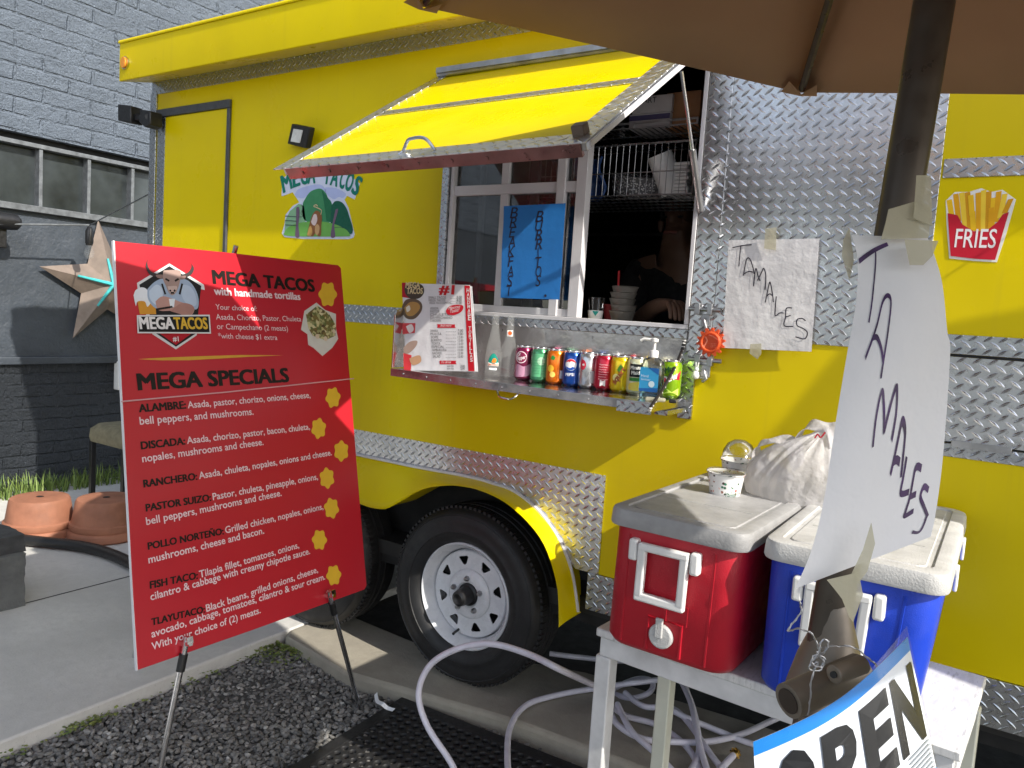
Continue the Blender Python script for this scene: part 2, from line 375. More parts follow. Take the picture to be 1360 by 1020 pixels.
    def grid(s, fn, nu, nv, k=None):
        v = [fn(i / nu, j / nv) for j in range(nv + 1) for i in range(nu + 1)]
        return s.add(v, [(j * (nu + 1) + i, j * (nu + 1) + i + 1, (j + 1) * (nu + 1) + i + 1, (j + 1) * (nu + 1) + i) for j in range(nv) for i in range(nu)], k)
    def build(s, name, mats, parent=None, smooth=35, bevel=0.0, origin=None, recalc=True, segs=2):
        me = bpy.data.meshes.new(name)
        o = ORG[parent.name] if parent else Vector(origin or (0, 0, 0))
        me.from_pydata([(a - o.x, b - o.y, c - o.z) for a, b, c in s.v], [], s.f)
        for q in (mats if isinstance(mats, (list, tuple)) else [mats]): me.materials.append(q)
        me.polygons.foreach_set('material_index', s.m)
        if recalc:
            bm = bmesh.new(); bm.from_mesh(me); bmesh.ops.recalc_face_normals(bm, faces=bm.faces); bm.to_mesh(me); bm.free()
        if smooth: me.shade_smooth(); me.set_sharp_from_angle(angle=math.radians(smooth))
        me.update()
        ob = bpy.data.objects.new(name, me); COL.objects.link(ob)
        if parent: ob.parent = parent
        else: ob.location = o
        ORG[ob.name] = o
        if bevel:
            md = ob.modifiers.new('bevel', 'BEVEL'); md.width = bevel; md.segments = segs; md.limit_method = 'ANGLE'; md.angle_limit = math.radians(40)
        return ob
def tag(o, label=None, cat=None, group=None, kind=None):
    if label: o['label'] = label
    if cat: o['category'] = cat
    if group: o['group'] = group
    if kind: o['kind'] = kind
    return o
def thing(name, loc, label, cat, group=None, parent=None):
    o = bpy.data.objects.new(name, None); COL.objects.link(o); o.empty_display_size = 0.1
    if parent: o.parent = parent; o.location = Vector(loc) - ORG[parent.name]
    else: o.location = loc; tag(o, label, cat, group)
    ORG[o.name] = Vector(loc); return o
def sub(name, loc, parent):                        # a part made of sub-parts
    return thing(name, ORG[parent.name], None, None, None, parent)
def smooth2(pts, n=6):
    P = [Vector(q) for q in pts]
    if len(P) < 3: return P
    out = []
    for i in range(len(P) - 1):
        p0, p1, p2, p3 = P[max(i - 1, 0)], P[i], P[i + 1], P[min(i + 2, len(P) - 1)]
        for j in range(n):
            t = j / n; out.append(0.5 * ((2 * p1) + (p2 - p0) * t + (2 * p0 - 5 * p1 + 4 * p2 - p3) * t * t + (3 * p1 - p0 - 3 * p2 + p3) * t ** 3))
    out.append(P[-1]); return out
def rrect(cx, cy, w_, d_, r, z, n=5):              # rounded rectangle ring
    out = []
    for (sx, sy, a0) in ((1, 1, 0), (-1, 1, 90), (-1, -1, 180), (1, -1, 270)):
        for i in range(n + 1):
            a = math.radians(a0 + 90 * i / n); out.append(Vector((cx + sx * (w_ / 2 - r) + r * math.cos(a), cy + sy * (d_ / 2 - r) + r * math.sin(a), z)))
    return out
# ================================================================== SETTING
b = MB(); b.box2((-150, -150, -0.30), (150, 150, -0.09)); tag(b.build('ground', MT['asphalt'], smooth=0), kind='structure')
GE = -2.57                                          # edge of the slab, parallel to the building
b = MB(); b.box2((-5.9, -6, -0.25), (GE, 6, 0.0)); slab = tag(b.build('concrete_slab', MT['concrete'], bevel=0.008), kind='structure')
b = MB(); j = [PZ(30, 757), PZ(118, 742), PZ(330, 715)]
b.box2((GE - 1.10, -6, 0.0005), (GE - 1.092, 6, 0.0015)); tag(b.build('slab_joint', MT['under'], smooth=0), kind='structure')
k0, k1 = PZ(372, 841), PZ(680, 956); kd = (k1 - k0).normalized(); k2 = k0 + kd * 5.5
FL = Frame((0, 0, 0), (1, 0, 0), (0, 1, 0))
b = MB(); b.poly(FL, [(k0.x + .03, k0.y), (k0.x + .5, k0.y - .075), (k1.x, k1.y), (k2.x, k2.y), (k2.x, k2.y + .62), (k1.x, k1.y + .52), (k0.x + .5, k0.y + .33), (k0.x, k0.y + .36), (k0.x, k0.y + .05)], -0.25, 0.25)
bu = MB(); bu.box2((GE + .002, .04, -.30), (8, 6, -.035)); tag(bu.build('soil', plain('dark_soil', (0.035, 0.033, 0.031), .9, 0, .4, 9, .6, 60), smooth=0), kind='structure')
tag(b.build('kerb_slab', MT['concrete_warm'], bevel=0.018, segs=3), kind='structure')
# gravel: many loose stones
def gravel():
    ico = bmesh.new(); bmesh.ops.create_icosphere(ico, subdivisions=1, radius=1)
    bv = np.array([v.co[:] for v in ico.verts]); bf = np.array([[v.index for v in f.verts] for f in ico.faces]); ico.free()
    P = []; s = 0.0155
    for x in np.arange(GE + .01, -0.75, s):
        for y in np.arange(-1.75, -0.15, s):
            lim = k0.y + kd.y / kd.x * (x - k0.x)
            if y < lim - 0.005: P.append((x, y))
    P = np.array(P); n = len(P); P = P + rng.uniform(-s * .5, s * .5, P.shape)
    keep = (P[:, 0] > GE + 0.008) & (P[:, 1] < k0.y + kd.y / kd.x * (P[:, 0] - k0.x) - 0.004); P = P[keep]; n = len(P)
    V = bv[None] * rng.uniform(0.62, 1.3, (n, 12, 1))
    sc = np.stack([rng.uniform(.0078, .0158, n), rng.uniform(.0065, .012, n), rng.uniform(.005, .009, n)], 1); V = V * sc[:, None]
    a = rng.uniform(0, 6.28, n); t = rng.uniform(-.5, .5, n)
    c, s_ = np.cos(a), np.sin(a); ct, st = np.cos(t), np.sin(t)
    x, y, z = V[..., 0], V[..., 1], V[..., 2]
    x, z = x * ct[:, None] + z * st[:, None], -x * st[:, None] + z * ct[:, None]
    x, y = x * c[:, None] - y * s_[:, None], x * s_[:, None] + y * c[:, None]
    dune = 0.012 * np.sin(P[:, 0] * 5.1 + 1) * np.cos(P[:, 1] * 6.3)
    V = np.stack([x + P[:, 0:1], y + P[:, 1:2], z - 0.058 + dune[:, None] * .6 + rng.uniform(-.006, .006, (n, 1))], -1)
    F = (bf[None] + (np.arange(n) * 12)[:, None, None]).reshape(-1, 3)
    me = bpy.data.meshes.new('gravel'); me.from_pydata(V.reshape(-1, 3).tolist(), [], F.tolist())
    m, nt, bs = mat('gravel_stone'); g = N(nt, 'ShaderNodeNewGeometry')
    nt.links.new(ramp(nt, g.outputs['Random Per Island'], [(0.0, (0.082, 0.080, 0.078)), (0.55, (0.165, 0.161, 0.153)), (0.93, (0.26, 0.25, 0.235)), (1.0, (0.42, 0.41, 0.39))]), bs.inputs['Base Color'])
    bs.inputs['Roughness'].default_value = 0.8; bump(nt, bs, noise(nt, coord(nt), 260, 4), 0.35, 0.002)
    me.materials.append(m); o = bpy.data.objects.new('gravel', me); COL.objects.link(o)
    return tag(o, kind='stuff')
gravel()
b = MB(); b.box2((GE, -3.0, -0.085), (0.9, k0.y - .02, -0.062)); tag(b.build('gravel_bed', MT['asphalt'], smooth=0), kind='structure')

# blades and weeds
def blades(name, spots, h, m, wd=0.004):
    b = MB()
    for x, y, z in spots:
        a = random.uniform(0, 6.28); L = h * random.uniform(.4, 1.1); lean = random.uniform(.1, .7) * L; dx, dy = math.cos(a), math.sin(a); px_, py_ = -dy * wd, dx * wd
        pts = [(0, 0, 1.0), (.35, .55, .8), (1, 1, .1)]
        v = []
        for l, q, ww in pts:
            cx, cy, cz = x + dx * lean * l, y + dy * lean * l, z + L * q
            v += [(cx + px_ * ww, cy + py_ * ww, cz), (cx - px_ * ww, cy - py_ * ww, cz)]
        b.add(v, [(0, 1, 3, 2), (2, 3, 5, 4)])
    return tag(b.build(name, m, recalc=False, smooth=0), kind='stuff')
def leafmat(name, c1, c2):
    m, nt, bs = mat(name); g = N(nt, 'ShaderNodeNewGeometry')
    nt.links.new(ramp(nt, g.outputs['Random Per Island'], [(0, c1), (1, c2)]), bs.inputs['Base Color']); bs.inputs['Roughness'].default_value = 0.6; return m
MT['grass'] = leafmat('grass_blade', (0.07, 0.13, 0.025), (0.20, 0.27, 0.06)); MT['weed'] = leafmat('weed_leaf', (0.10, 0.16, 0.03), (0.24, 0.27, 0.07))
sp = [(-5.70 + random.uniform(0, .22) ** 1.2, random.uniform(-1.2, 1.6), 0) for _ in range(1200)]
blades('grass', sp, 0.14, MT['grass'], 0.005)
sp = []
for _ in range(500):
    p = PZ(random.gauss(375, 26), random.gauss(862, 11), -0.05); sp.append((max(p.x, GE + .01), min(p.y, k0.y - .02), -0.055))
for _ in range(240):
    y = random.uniform(-1.35, -.5) if random.random() < .5 else random.gauss(-1.02, .05); sp.append((GE + random.uniform(.005, .05), y, -0.055))
b = MB()
for x, y, z in sp:
    a = random.uniform(0, 6.28); r = random.uniform(.003, .0075); t = random.uniform(-.5, .5); zz = z + random.uniform(.004, .028)
    v = [(x + r * math.cos(a + i * 2 * math.pi / 5), y + r * math.sin(a + i * 2 * math.pi / 5), zz + t * r * math.cos(i * 1.3)) for i in range(5)]
    b.add(v, [(0, 1, 2, 3, 4)])
tag(b.build('weeds', MT['weed'], recalc=False, smooth=0), kind='stuff')

# ================================================================== BUILDING (faces the street, X = BX)
BX = -5.75
BF = Frame((BX, 0, 0), (0, 1, 0), (0, 0, 1))        # u = Y, v = Z, w = +X
bl = thing('painted_building', (BX, 0, 0), 'blue-grey painted masonry building with a long strip of dusty windows behind the trailer', 'building')
W0, W1 = -4.0, 2.2
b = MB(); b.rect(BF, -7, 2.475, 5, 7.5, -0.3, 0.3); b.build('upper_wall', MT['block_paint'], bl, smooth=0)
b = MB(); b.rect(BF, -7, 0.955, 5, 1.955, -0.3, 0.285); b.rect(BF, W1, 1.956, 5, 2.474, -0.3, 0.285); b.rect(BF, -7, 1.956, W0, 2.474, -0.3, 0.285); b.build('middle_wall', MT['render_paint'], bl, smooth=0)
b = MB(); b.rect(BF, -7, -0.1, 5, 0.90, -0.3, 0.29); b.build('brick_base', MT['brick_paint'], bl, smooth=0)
b = MB(); b.rect(BF, -7, 0.901, 5, 0.954, -0.3, 0.325); b.build('ledge', MT['render_paint'], bl, smooth=0, bevel=0.006)
wi = sub('window', None, bl)
b = MB(); b.rect(BF, W0, 2.425, W1, 2.473, -0.2, 0.13); b.build('lintel', MT['under'], wi, smooth=0)
b = MB(); b.rect(BF, W0, 2.395, W1, 2.424, -0.12, 0.125)
b.rect(BF, W0, 1.957, W1, 2.0, -0.12, 0.15)
ms = [0.341 - 0.333 * k for k in range(-5, 13)]
for u in ms: b.rect(BF, u - .012, 2.001, u + .012, 2.394, -0.10, 0.095)
b.build('frame', MT['frame_paint'], wi, smooth=0, bevel=0.003)
b = MB(); b.rect(BF, W0, 2.0, W1, 2.395, -0.09, 0.02); b.build('pane', MT['old_glass'], wi, smooth=0)
b = MB(); q = BF.px(157, 500); b.rect(BF, q[0] - .03, q[1] - .10, q[0] + .03, q[1] + .12, -0.01, 0.06); b.build('outlet_cover', MT['white_plastic'], bl, bevel=0.006)

# barn star on the wall
sc_ = BF.px(136, 377); st = thing('barn_star', BF.p(sc_[0], sc_[1], 0.02), 'large tan metal barn star with teal ridge lines hung on the grey wall', 'star')
R1, R2 = 0.47, 0.19; tips = []
for k in range(10):
    a = math.radians(97 + 36 * k); r = R1 if k % 2 == 0 else R2; tips.append((sc_[0] + r * math.cos(a), sc_[1] + r * math.sin(a)))
b = MB(); cpt = BF.p(sc_[0], sc_[1], 0.15)
for k in range(10): b.add([BF.p(*tips[k], 0.03), BF.p(*tips[(k + 1) % 10], 0.03), cpt], [(0, 1, 2)])
b.add([BF.p(*t, 0.03) for t in tips], [tuple(range(10))]); b.build('star_face', MT['rust'], st, smooth=0)
b = MB()
for k in (0, 2, 4, 6, 8):
    q = BF.p(*tips[k], 0.03); c2 = cpt + Vector((.004, 0, 0)); e = c2.lerp(q + Vector((.004, 0, 0)), 0.5 if k in (2, 8) else 0.4)
    b.tube([c2, e], [0.014, 0.008], 6)
b.build('teal_ridge', MT['teal'], st)
# string light: wire and bulb
sw = thing('string_light', PX(120, 299, -5.45), 'string light wire with a clear bulb sagging in front of the window', 'string light')
a0, a1, a2 = PX(-30, 297, -5.5), PX(119, 299, -5.45), PX(203, 255, -4.2)
b = MB(); b.tube([a0, a1], 0.0065, 6); b.tube([a1, a2], 0.0045, 6); b.build('wire', MT['frame_paint'], sw)
b = MB(); b.lathe(a1 - Vector((0, 0, .14)), [(.012, .13), (.026, .10), (.026, .02), (.02, 0)], 12); b.build('socket', MT['black'], sw)
b = MB(); b.lathe(a1 - Vector((0, 0, .235)), [(.004, 0), (.026, .012), (.034, .045), (.022, .08), (.018, .10)], 14); b.build('bulb', MT['bottle_glass'], sw)
wl = thing('wall_lamp', PX(8, 295, BX + .2), 'black cylindrical wall lamp under the window strip at left', 'lamp')
c = PX(2, 293, BX + .22); b = MB(); b.lathe(c, [(.05, -.18), (.055, .05), (.05, .09), (.03, .11)], 16, 'Y'); b.build('lamp_body', MT['black'], wl)
b = MB(); b.box(c + Vector((-.05, -.05, -.11)), (.1, .17, .13)); b.build('lamp_bracket', MT['black'], wl, bevel=.008)

# ================================================================== TRAILER
XL, XR = -3.9, 3.2
tr = thing('food_trailer', (-1.6, 0, 0), 'bright yellow food trailer with tread plate trim and an open serving window', 'food trailer')
HOLE = (-1.885, 1.455, -0.878, 2.37)
outl = [(XL, .574), (-3.12, .574), (-3.05, .80), (-1.22, .80), (-1.17, .574), (XR, .574), (XR, 2.70), (XL, 2.70)]
b = MB(); b.poly(WALL, outl, -0.045, 0.045, [[(HOLE[0], HOLE[1]), (HOLE[2], HOLE[1]), (HOLE[2], HOLE[3]), (HOLE[0], HOLE[3])]])
b.box2((XL, 0.046, .5), (XL + .03, 2.2, 2.70)); b.box2((XL + .031, 2.17, .5), (XR, 2.2, 2.70)); b.box2((XR - .03, .046, .5), (XR, 2.16, 2.70))
b.build('wall', MT['yellow'], tr, smooth=0)
b = MB(); b.box2((XL - .01, -.02, 2.701), (XR, 2.22, 2.73)); b.build('roof', MT['yellow'], tr, bevel=.01)
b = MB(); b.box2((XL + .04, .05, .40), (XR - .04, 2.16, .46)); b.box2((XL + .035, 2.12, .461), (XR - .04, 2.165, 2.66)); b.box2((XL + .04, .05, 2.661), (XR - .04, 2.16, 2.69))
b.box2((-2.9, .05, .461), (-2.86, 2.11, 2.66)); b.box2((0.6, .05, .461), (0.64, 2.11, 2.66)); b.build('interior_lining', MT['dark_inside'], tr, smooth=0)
# roof overhang
prof = [(0, 2.552), (-.174, 2.508), (-.179, 2.510), (-.18, 2.514), (-.18, 2.690), (0, 2.690)]
b = MB(); b.loft([[Vector((x, y, z)) for y, z in prof] for x in (XL, XR)]); b.build('overhang', MT['yellow'], tr, smooth=25)
prof = [(0, 2.691), (-.186, 2.691), (-.188, 2.696), (-.184, 2.706), (-.165, 2.716), (-.05, 2.733), (0, 2.735)]
b = MB(); b.loft([[Vector((x, y, z)) for y, z in prof] for x in (XL - .004, XR)]); b.build('roof_edge', MT['yellow'], tr, smooth=60)
ml = sub('marker_light', None, tr); F = Frame((0, -.18, 0), (1, 0, 0), (0, 0, 1)); q = F.px(167.5, 84)
b = MB(); b.disc(F, q[0], q[1], .031, -.002, .012); b.build('bezel', MT['steel'], ml); b = MB(); b.disc(F, q[0], q[1], .022, .0105, .008, ry=.027); b.build('lens', MT['amber'], ml, bevel=.004)
q = F.px(1075, 20)
# tread plate trim
def trim(n, u0, v0, u1, v1, w=0.0, d=0.004, m='diamond_fine', lab=None):
    b = MB(); b.rect(WALL, u0, v0, u1, v1, w, d); o = b.build(n, MT[m], tr, smooth=0, bevel=0.0015)
    if lab: o['label'] = lab
    return o
trim('edge_trim', XL, 2.487, XR, 2.5505)
trim('corner_trim', XL - .002, .575, -3.848, 2.489, 0, .010); trim('corner_trim', -3.838, .575, -3.772, 2.365, 0, .006)
b = MB(); b.rect(Frame((XL, 0, 0), (0, -1, 0), (0, 0, 1)), -.06, .575, -.0015, 2.489, 0.0, .004); b.build('corner_trim', MT['diamond_side'], tr, smooth=0)
trim('side_band', -3.24, 1.39, -1.93, 1.464)
trim('side_band', -.20, 1.911, XR, 1.962); trim('side_band', -.30, 1.438, XR, 1.49); trim('side_band', -.30, 1.156, XR, 1.193)
trim('skirt_trim', -1.17, .44, XR, .573, -.03, .038)
trim('tread_panel', -.80, 1.436, -.205, 2.489, 0, .004, 'diamond', 'large sheet of aluminium tread plate right of the serving window')
trim('jamb_trim', -.876, 1.30, -.80, 2.489, 0, .009, 'diamond')
trim('jamb_trim', -1.927, 1.455, -1.905, 2.36, 0, .010); trim('jamb_trim', -1.903, 1.455, -1.886, 2.36, 0, .022)
trim('sill_trim', -1.93, 1.424, -.877, 1.4545, 0, .022); trim('shelf_jamb', -.888, 1.165, -.842, 1.423, 0, .012)
# hatch on the right
h = sub('hatch', None, tr); b = MB(); b.rect(WALL, -.28, 1.198, .9, 1.430, .001, .008); b.build('hatch_panel', MT['diamond'], h, smooth=0, bevel=.002)
b = MB(); b.rect(WALL, -.29, 1.4305, .9, 1.4375, .0, .003); b.rect(WALL, -.29, 1.1935, .9, 1.1975, .0, .003); b.build('hatch_gap', MT['under'], h, smooth=0)
b = MB(); q = WALL.px(1297, 594); b.rect(WALL, q[0] - .06, 1.185, q[0] + .08, 1.203, .0085, .004); b.build('hinge', MT['steel_dull'], h, bevel=.001)
# side door
d = sub('door', None, tr); b = MB(); b.rect(WALL, -3.768, .60, -3.272, 2.362, .001, .006); b.build('door_panel', MT['yellow'], d, smooth=0, bevel=.002)
b = MB(); b.rect(WALL, -3.842, 2.366, -3.243, 2.404, .0015, .014); b.rect(WALL, -3.264, .60, -3.243, 2.3655, .0015, .012); b.build('door_frame', MT['dark_frame'], d, smooth=0, bevel=.002)
# belly band above the wheels
SEAM = [(-2.13, .8195), (-1.972, .819), (-1.764, .823), (-1.66, .8225), (-1.595, .817), (-1.53, .812), (-1.465, .793), (-1.379, .745), (-1.292, .660), (-1.236, .567), (-1.208, .473), (-1.196, .42)]
ARCH = [(-2.13, .640), (-2.05, .649), (-1.977, .691), (-1.858, .764), (-1.745, .800), (-1.66, .811), (-1.58, .809), (-1.474, .786), (-1.367, .73), (-1.292, .658), (-1.241, .548), (-1.226, .476), (-1.218, .388)]
def full(c): h_ = smooth2(c, 5); L = [Vector((-4.26 - q.x, q.y)) for q in reversed(h_[1:])]; return L + h_
def resample(c, n):
    d = [0]
    for i in range(1, len(c)): d.append(d[-1] + (c[i] - c[i - 1]).length)
    out = []; j = 0
    for k in range(n + 1):
        t = d[-1] * k / n
        while j < len(c) - 2 and d[j + 1] < t: j += 1
        out.append(c[j].lerp(c[j + 1], (t - d[j]) / max(1e-9, d[j + 1] - d[j])))
    return out
seam, arch = resample(full(SEAM), 90), resample(full(ARCH), 90)
lo = [(q.x, q.y + .006) for q in seam if q.x > -3.06 and q.y > .575]
b = MB(); b.poly(WALL, [(-3.9, .929), (-3.9, .83), (-3.07, .825)] + lo + [(-1.222, .574), (-1.131, .574), (-1.131, .929)], 0.0, .0045); b.build('belly_band', MT['diamond'], tr, smooth=0, bevel=.001)
b = MB()
rows = [[Vector((q.x, -.005, q.y)) for q in seam]]
for t, y in ((.10, -.030), (.3, -.062), (.55, -.088), (.8, -.104), (.95, -.108), (1.0, -.104)): rows.append([Vector((s_.x + (a_.x - s_.x) * t, y, s_.y + (a_.y - s_.y) * t)) for s_, a_ in zip(seam, arch)])
for y, dn in ((-.095, .004), (-.05, .006), (.06, .006)): rows.append([Vector((a_.x, y, a_.y + dn)) for a_ in arch])
b.loft(rows, False, close=False); b.build('fender', MT['yellow'], tr, smooth=60)
b = MB(); b.tube([Vector((q.x, -.010, q.y + .003)) for q in seam], .007, 6); b.build('fender_bead', MT['white_alu'], tr, smooth=60)
# wheel well and chassis
b = MB(); b.box2((-3.06, .21, .30), (-1.15, .24, 1.05)); b.box2((-3.07, .046, .81), (-1.21, .24, .84)); b.box2((XL + .05, .25, .28), (XR, .33, .40)); b.box2((XL + .05, 1.85, .28), (XR, 1.93, .40))
b.box2((-3.6, .06, .36), (XR, 2.1, .398)); b.build('chassis', MT['under'], tr, smooth=0)
b = MB()
for x in (-1.70, -2.557): b.tube([(x, .15, .349), (x, 2.0, .349)], .035, 10)
b.build('axle', MT['under'], tr)
# wheels
def wheel(cx):
    w_ = sub('wheel', None, tr); c = Vector((cx, 0, .349)); rot = random.uniform(0, 6)
    pr = [(.207, .015), (.213, -.004), (.222, -.020), (.238, -.031), (.252, -.034), (.254, -.037), (.262, -.037), (.265, -.035), (.285, -.037), (.305, -.035), (.316, -.031), (.319, -.033), (.324, -.030), (.334, -.018), (.341, -.002), (.347, .012), (.349, .03), (.349, .045), (.342, .047), (.342, .054), (.349, .056), (.35, .08), (.342, .082), (.342, .09), (.349, .092), (.349, .14), (.34, .165), (.30, .18), (.207, .15)]
    pr = [(r * 1.022 if r > .24 else r, h) for r, h in pr]
    b = MB(); b.lathe(c, pr, 64, 'Y', False)
    for k in range(96):                              # tread blocks on the shoulder
        a = 2 * math.pi * k / 96; R = Matrix.Rotation(-a, 3, 'Y'); b.box(c + R @ Vector((.3530, .012, 0)), (.011, .03, .013), R)
    b.build('tyre', MT['rubber'], w_, smooth=40)
    b = MB(); b.lathe(c, [(.214, -.003), (.214, -.012), (.209, -.016), (.204, -.012), (.199, .004), (.184, .022), (.180, .040), (.180, .10), (.176, .10), (.176, .040), (.172, .026)], 64, 'Y', False)
    DF = Frame(c + Vector((0, .030, 0)), (1, 0, 0), (0, 0, 1)); circ = lambda r, n=64: [(r * math.cos(2 * math.pi * i / n), r * math.sin(2 * math.pi * i / n)) for i in range(n)]
    holes = []
    for k in range(8):
        a = 2 * math.pi * k / 8 + .28
        tri = [(.152, -.125), (.152, .125), (.147, .16), (.120, .075), (.115, .0), (.120, -.075), (.147, -.16)]
        holes.append([(r * math.cos(a + t), r * math.sin(a + t)) for r, t in tri])
    b.poly(DF, circ(.174), -.004, .004, holes); b.lathe(c, [(.100, .027), (.094, .018), (.080, .012), (.052, .014), (.046, .020)], 48, 'Y', False)
    b.build('rim', MT['white_rim'], w_, smooth=40)
    b = MB(); b.lathe(c, [(.045, .03), (.045, .015), (.036, .010), (.033, -.03), (.030, -.045), (.020, -.052), (.018, -.050), (.001, -.047)], 28, 'Y', False)
    b.lathe(c, [(.175, .09), (.001, .09)], 32, 'Y', False); b.build('hub', MT['black'], w_, smooth=40)
    for k in range(5):
        a = 2 * math.pi * k / 5 + .35; q = c + Vector((.067 * math.cos(a), 0, .067 * math.sin(a)))
        b = MB(); b.lathe(q, [(.011, .016), (.011, .004), (.009, -.002), (.006, -.007), (.001, -.008)], 6, 'Y', False); b.build('lug_nut', MT['steel_dull'], w_, smooth=40)
    a = 4.45; q = c + Vector((.165 * math.cos(a), .0, .165 * math.sin(a))); b = MB(); b.tube([q + Vector((0, .03, 0)), q + Vector((.004, -.004, -.002)), q + Vector((.006, -.014, -.003))], [.005, .005, .006], 8); b.build('valve_stem', MT['black'], w_)
wheel(-1.70); wheel(-2.557)

# ---------------------------------------------------------------- serving window
wn = sub('serving_window', None, tr)
def ux(x, y): return WALL.px(x, y)[0]
uL0, uL1 = -1.884, ux(606, 225); uM0, uM1 = ux(668, 213), ux(678, 213); uS0, uS1 = ux(744, 208), ux(755, 208); uR0, uR1 = ux(770, 205), ux(784, 197)
zT0, zT1 = WALL.px(640, 259)[1], WALL.px(640, 246)[1]; zB = WALL.px(650, 405)[1]
b = MB()
b.rect(WALL, uL0, 1.4555, uL1, 2.369, -.035, .045); b.rect(WALL, uL1, 1.4555, -.879, 1.470, -.035, .05); b.rect(WALL, uL1, 2.33, -.879, 2.369, -.035, .045); b.rect(WALL, -.893, 1.471, -.879, 2.329, -.035, .047)
b.rect(WALL, uL1, 1.4705, uR0, zB, -.03, .035); b.rect(WALL, uL1, zT0, uR0, zT1, -.03, .035)
b.rect(WALL, uM0, zB, uM1, zT0, -.028, .03); b.rect(WALL, uM0, zT1, uM1, 2.329, -.028, .03)
b.rect(WALL, uS0, 1.4705, uS1, 2.329, -.02, .032); b.rect(WALL, uR0, 1.4705, uR1, 2.329, -.03, .04)
b.build('window_frame', MT['white_alu'], wn, smooth=0, bevel=.002)
b = MB(); b.rect(WALL, ux(691, 211), 1.4705, ux(701, 211), 2.329, -.10, .02); b.rect(WALL, ux(622, 230), 1.4705, ux(627, 230), 2.329, -.10, .02); b.build('rear_sash', MT['white_alu'], wn, smooth=0)
for (a, c_) in ((uL1, uM0), (uM1, uS0), (uS1, uR0)):
    b = MB(); b.rect(WALL, a, zB, c_, zT0, -.016, .004); b.build('pane', MT['glass'], wn, smooth=0)
    b = MB(); b.rect(WALL, a, zT1, c_, 2.329, -.016, .004); b.build('pane', MT['glass'], wn, smooth=0)
# ---------------------------------------------------------------- awning panel
aw = sub('awning', None, tr)
O1, O2 = Vector((-1.962, -.772, 1.868)), Vector((-.887, -.772, 1.880)); HZ = 2.368
AF = Frame(O1, O2 - O1, Vector((0, .76, HZ - 1.874))); AL = math.hypot(.76, HZ - 1.874); AWW = 1.075
b = MB(); b.rect(AF, 0.004, .004, AWW - .004, AL, 0, .003); b.build('awning_skin', MT['yellow'], aw, smooth=0)
b = MB(); b.rect(AF, 0.006, .006, AWW - .006, AL, -.022, .0215); b.build('awning_core', MT['steel_dull'], aw, smooth=0, bevel=.002)
b = MB(); b.rect(AF, -.014, -.014, .042, AL, .0035, .004); b.rect(AF, AWW - .066, -.014, AWW + .004, AL, .0035, .004); b.rect(AF, .0425, -.014, AWW - .0665, .052, .0035, .004); b.rect(AF, .0425, AL * .505, AWW - .0665, AL * .505 + .046, .0035, .004)
b.build('awning_trim', MT['diamond_awning'], aw, smooth=0, bevel=.001)
b = MB(); b.rect(Frame(O2 + Vector((.006, 0, 0)), Vector((0, .76, HZ - 1.88)), AF.n), 0, -.010, AL, .004, 0, .006); b.build('side_channel', MT['white_alu'], aw, smooth=0, bevel=.001)
LF = Frame(O1, O2 - O1, AF.n - AF.ey * .12); b = MB(); b.rect(LF, .02, -.036, AWW - .02, -.001, -.012, .012)
for k in range(9): b.disc(LF, .09 + k * .115, -.018, .006, 0, .003, 10)
b.build('front_lip', plain('red_reflection_lip', (0.34, 0.20, 0.19), .35, 0.85, .25, 12), aw, smooth=0, bevel=.002)  # red-brown metal colour stands for the red board mirrored in the steel
b = MB(); hl = [AF.px(530, 212), AF.px(535, 206), AF.px(545, 199), AF.px(556, 199), AF.px(567, 203), AF.px(572, 208)]
u0, v0 = AF.px(532, 211); u1, v1 = AF.px(566, 208); v0 = .030
b.tube(smooth2([AF.p(u0 - .02, v0 - .01, .006), AF.p(u0 - .01, v0, .010), AF.p(u0 + .01, v0 + .01, .035), AF.p(u0 + .03, v0 + .012, .040), AF.p(u1 - .03, v0 + .012, .040), AF.p(u1 - .01, v0 + .01, .030), AF.p(u1 + .01, v0, .010), AF.p(u1 + .02, v0 - .01, .006)]), .005, 8); b.build('handle', MT['chrome'], aw)
b = MB(); b.box2((-1.955, -.05, HZ + .002), (-.87, -.004, HZ + .022)); b.tube([(-1.96, -.028, HZ + .004), (-.865, -.028, HZ + .004)], .012, 10); b.build('hinge_rail', MT['steel_dull'], aw)
b = MB(); q = AF.px(774, 181); b.box(AF.p(q[0], .045, .018), (.035, .03, .03), AF_R := Matrix((AF.ex, AF.ey, AF.n)).transposed()); b.build('catch_block', MT['rust'], aw, bevel=.003)
s0 = PY(931, 280, -.012); s1 = PX(905, 95, -.884); sm = s0.lerp(s1, .46)
b = MB(); b.tube([s0, sm], .011, 10); b.build('strut_barrel', MT['steel_dull'], aw); b = MB(); b.tube([sm, s1], .0055, 8); b.build('strut_rod', MT['chrome'], aw)
# ---------------------------------------------------------------- fold-down counter
sh = sub('counter_shelf', None, tr)
SX0, SX1, SD = -1.897, -.868, .285
def shz(x): return 1.2405 - .008 * (x + 1.9)
b = MB(); b.rect(WALL, SX0, 1.20, -.889, 1.4235, 0, .004)
for k in range(5): b.disc(WALL, SX0 + .1 + k * .19, 1.405, .006, .004, .003, 10)
b.build('back_panel', MT['steel'], sh, smooth=0)
b = MB(); v = [Vector((x, y, shz(x) + dz)) for x in (SX0, SX1) for y in (-.006, -SD) for dz in (0, -.028)]
b.add(v, [(0, 2, 6, 4), (1, 5, 7, 3), (2, 3, 7, 6), (0, 4, 5, 1), (0, 1, 3, 2), (4, 6, 7, 5)])
FF = Frame((0, -SD, 0), (1, 0, 0), (0, 0, 1))
for k in range(9): x = SX0 + .06 + k * .108; b.disc(FF, x, shz(x) - .015, .0045, 0, .003, 10)
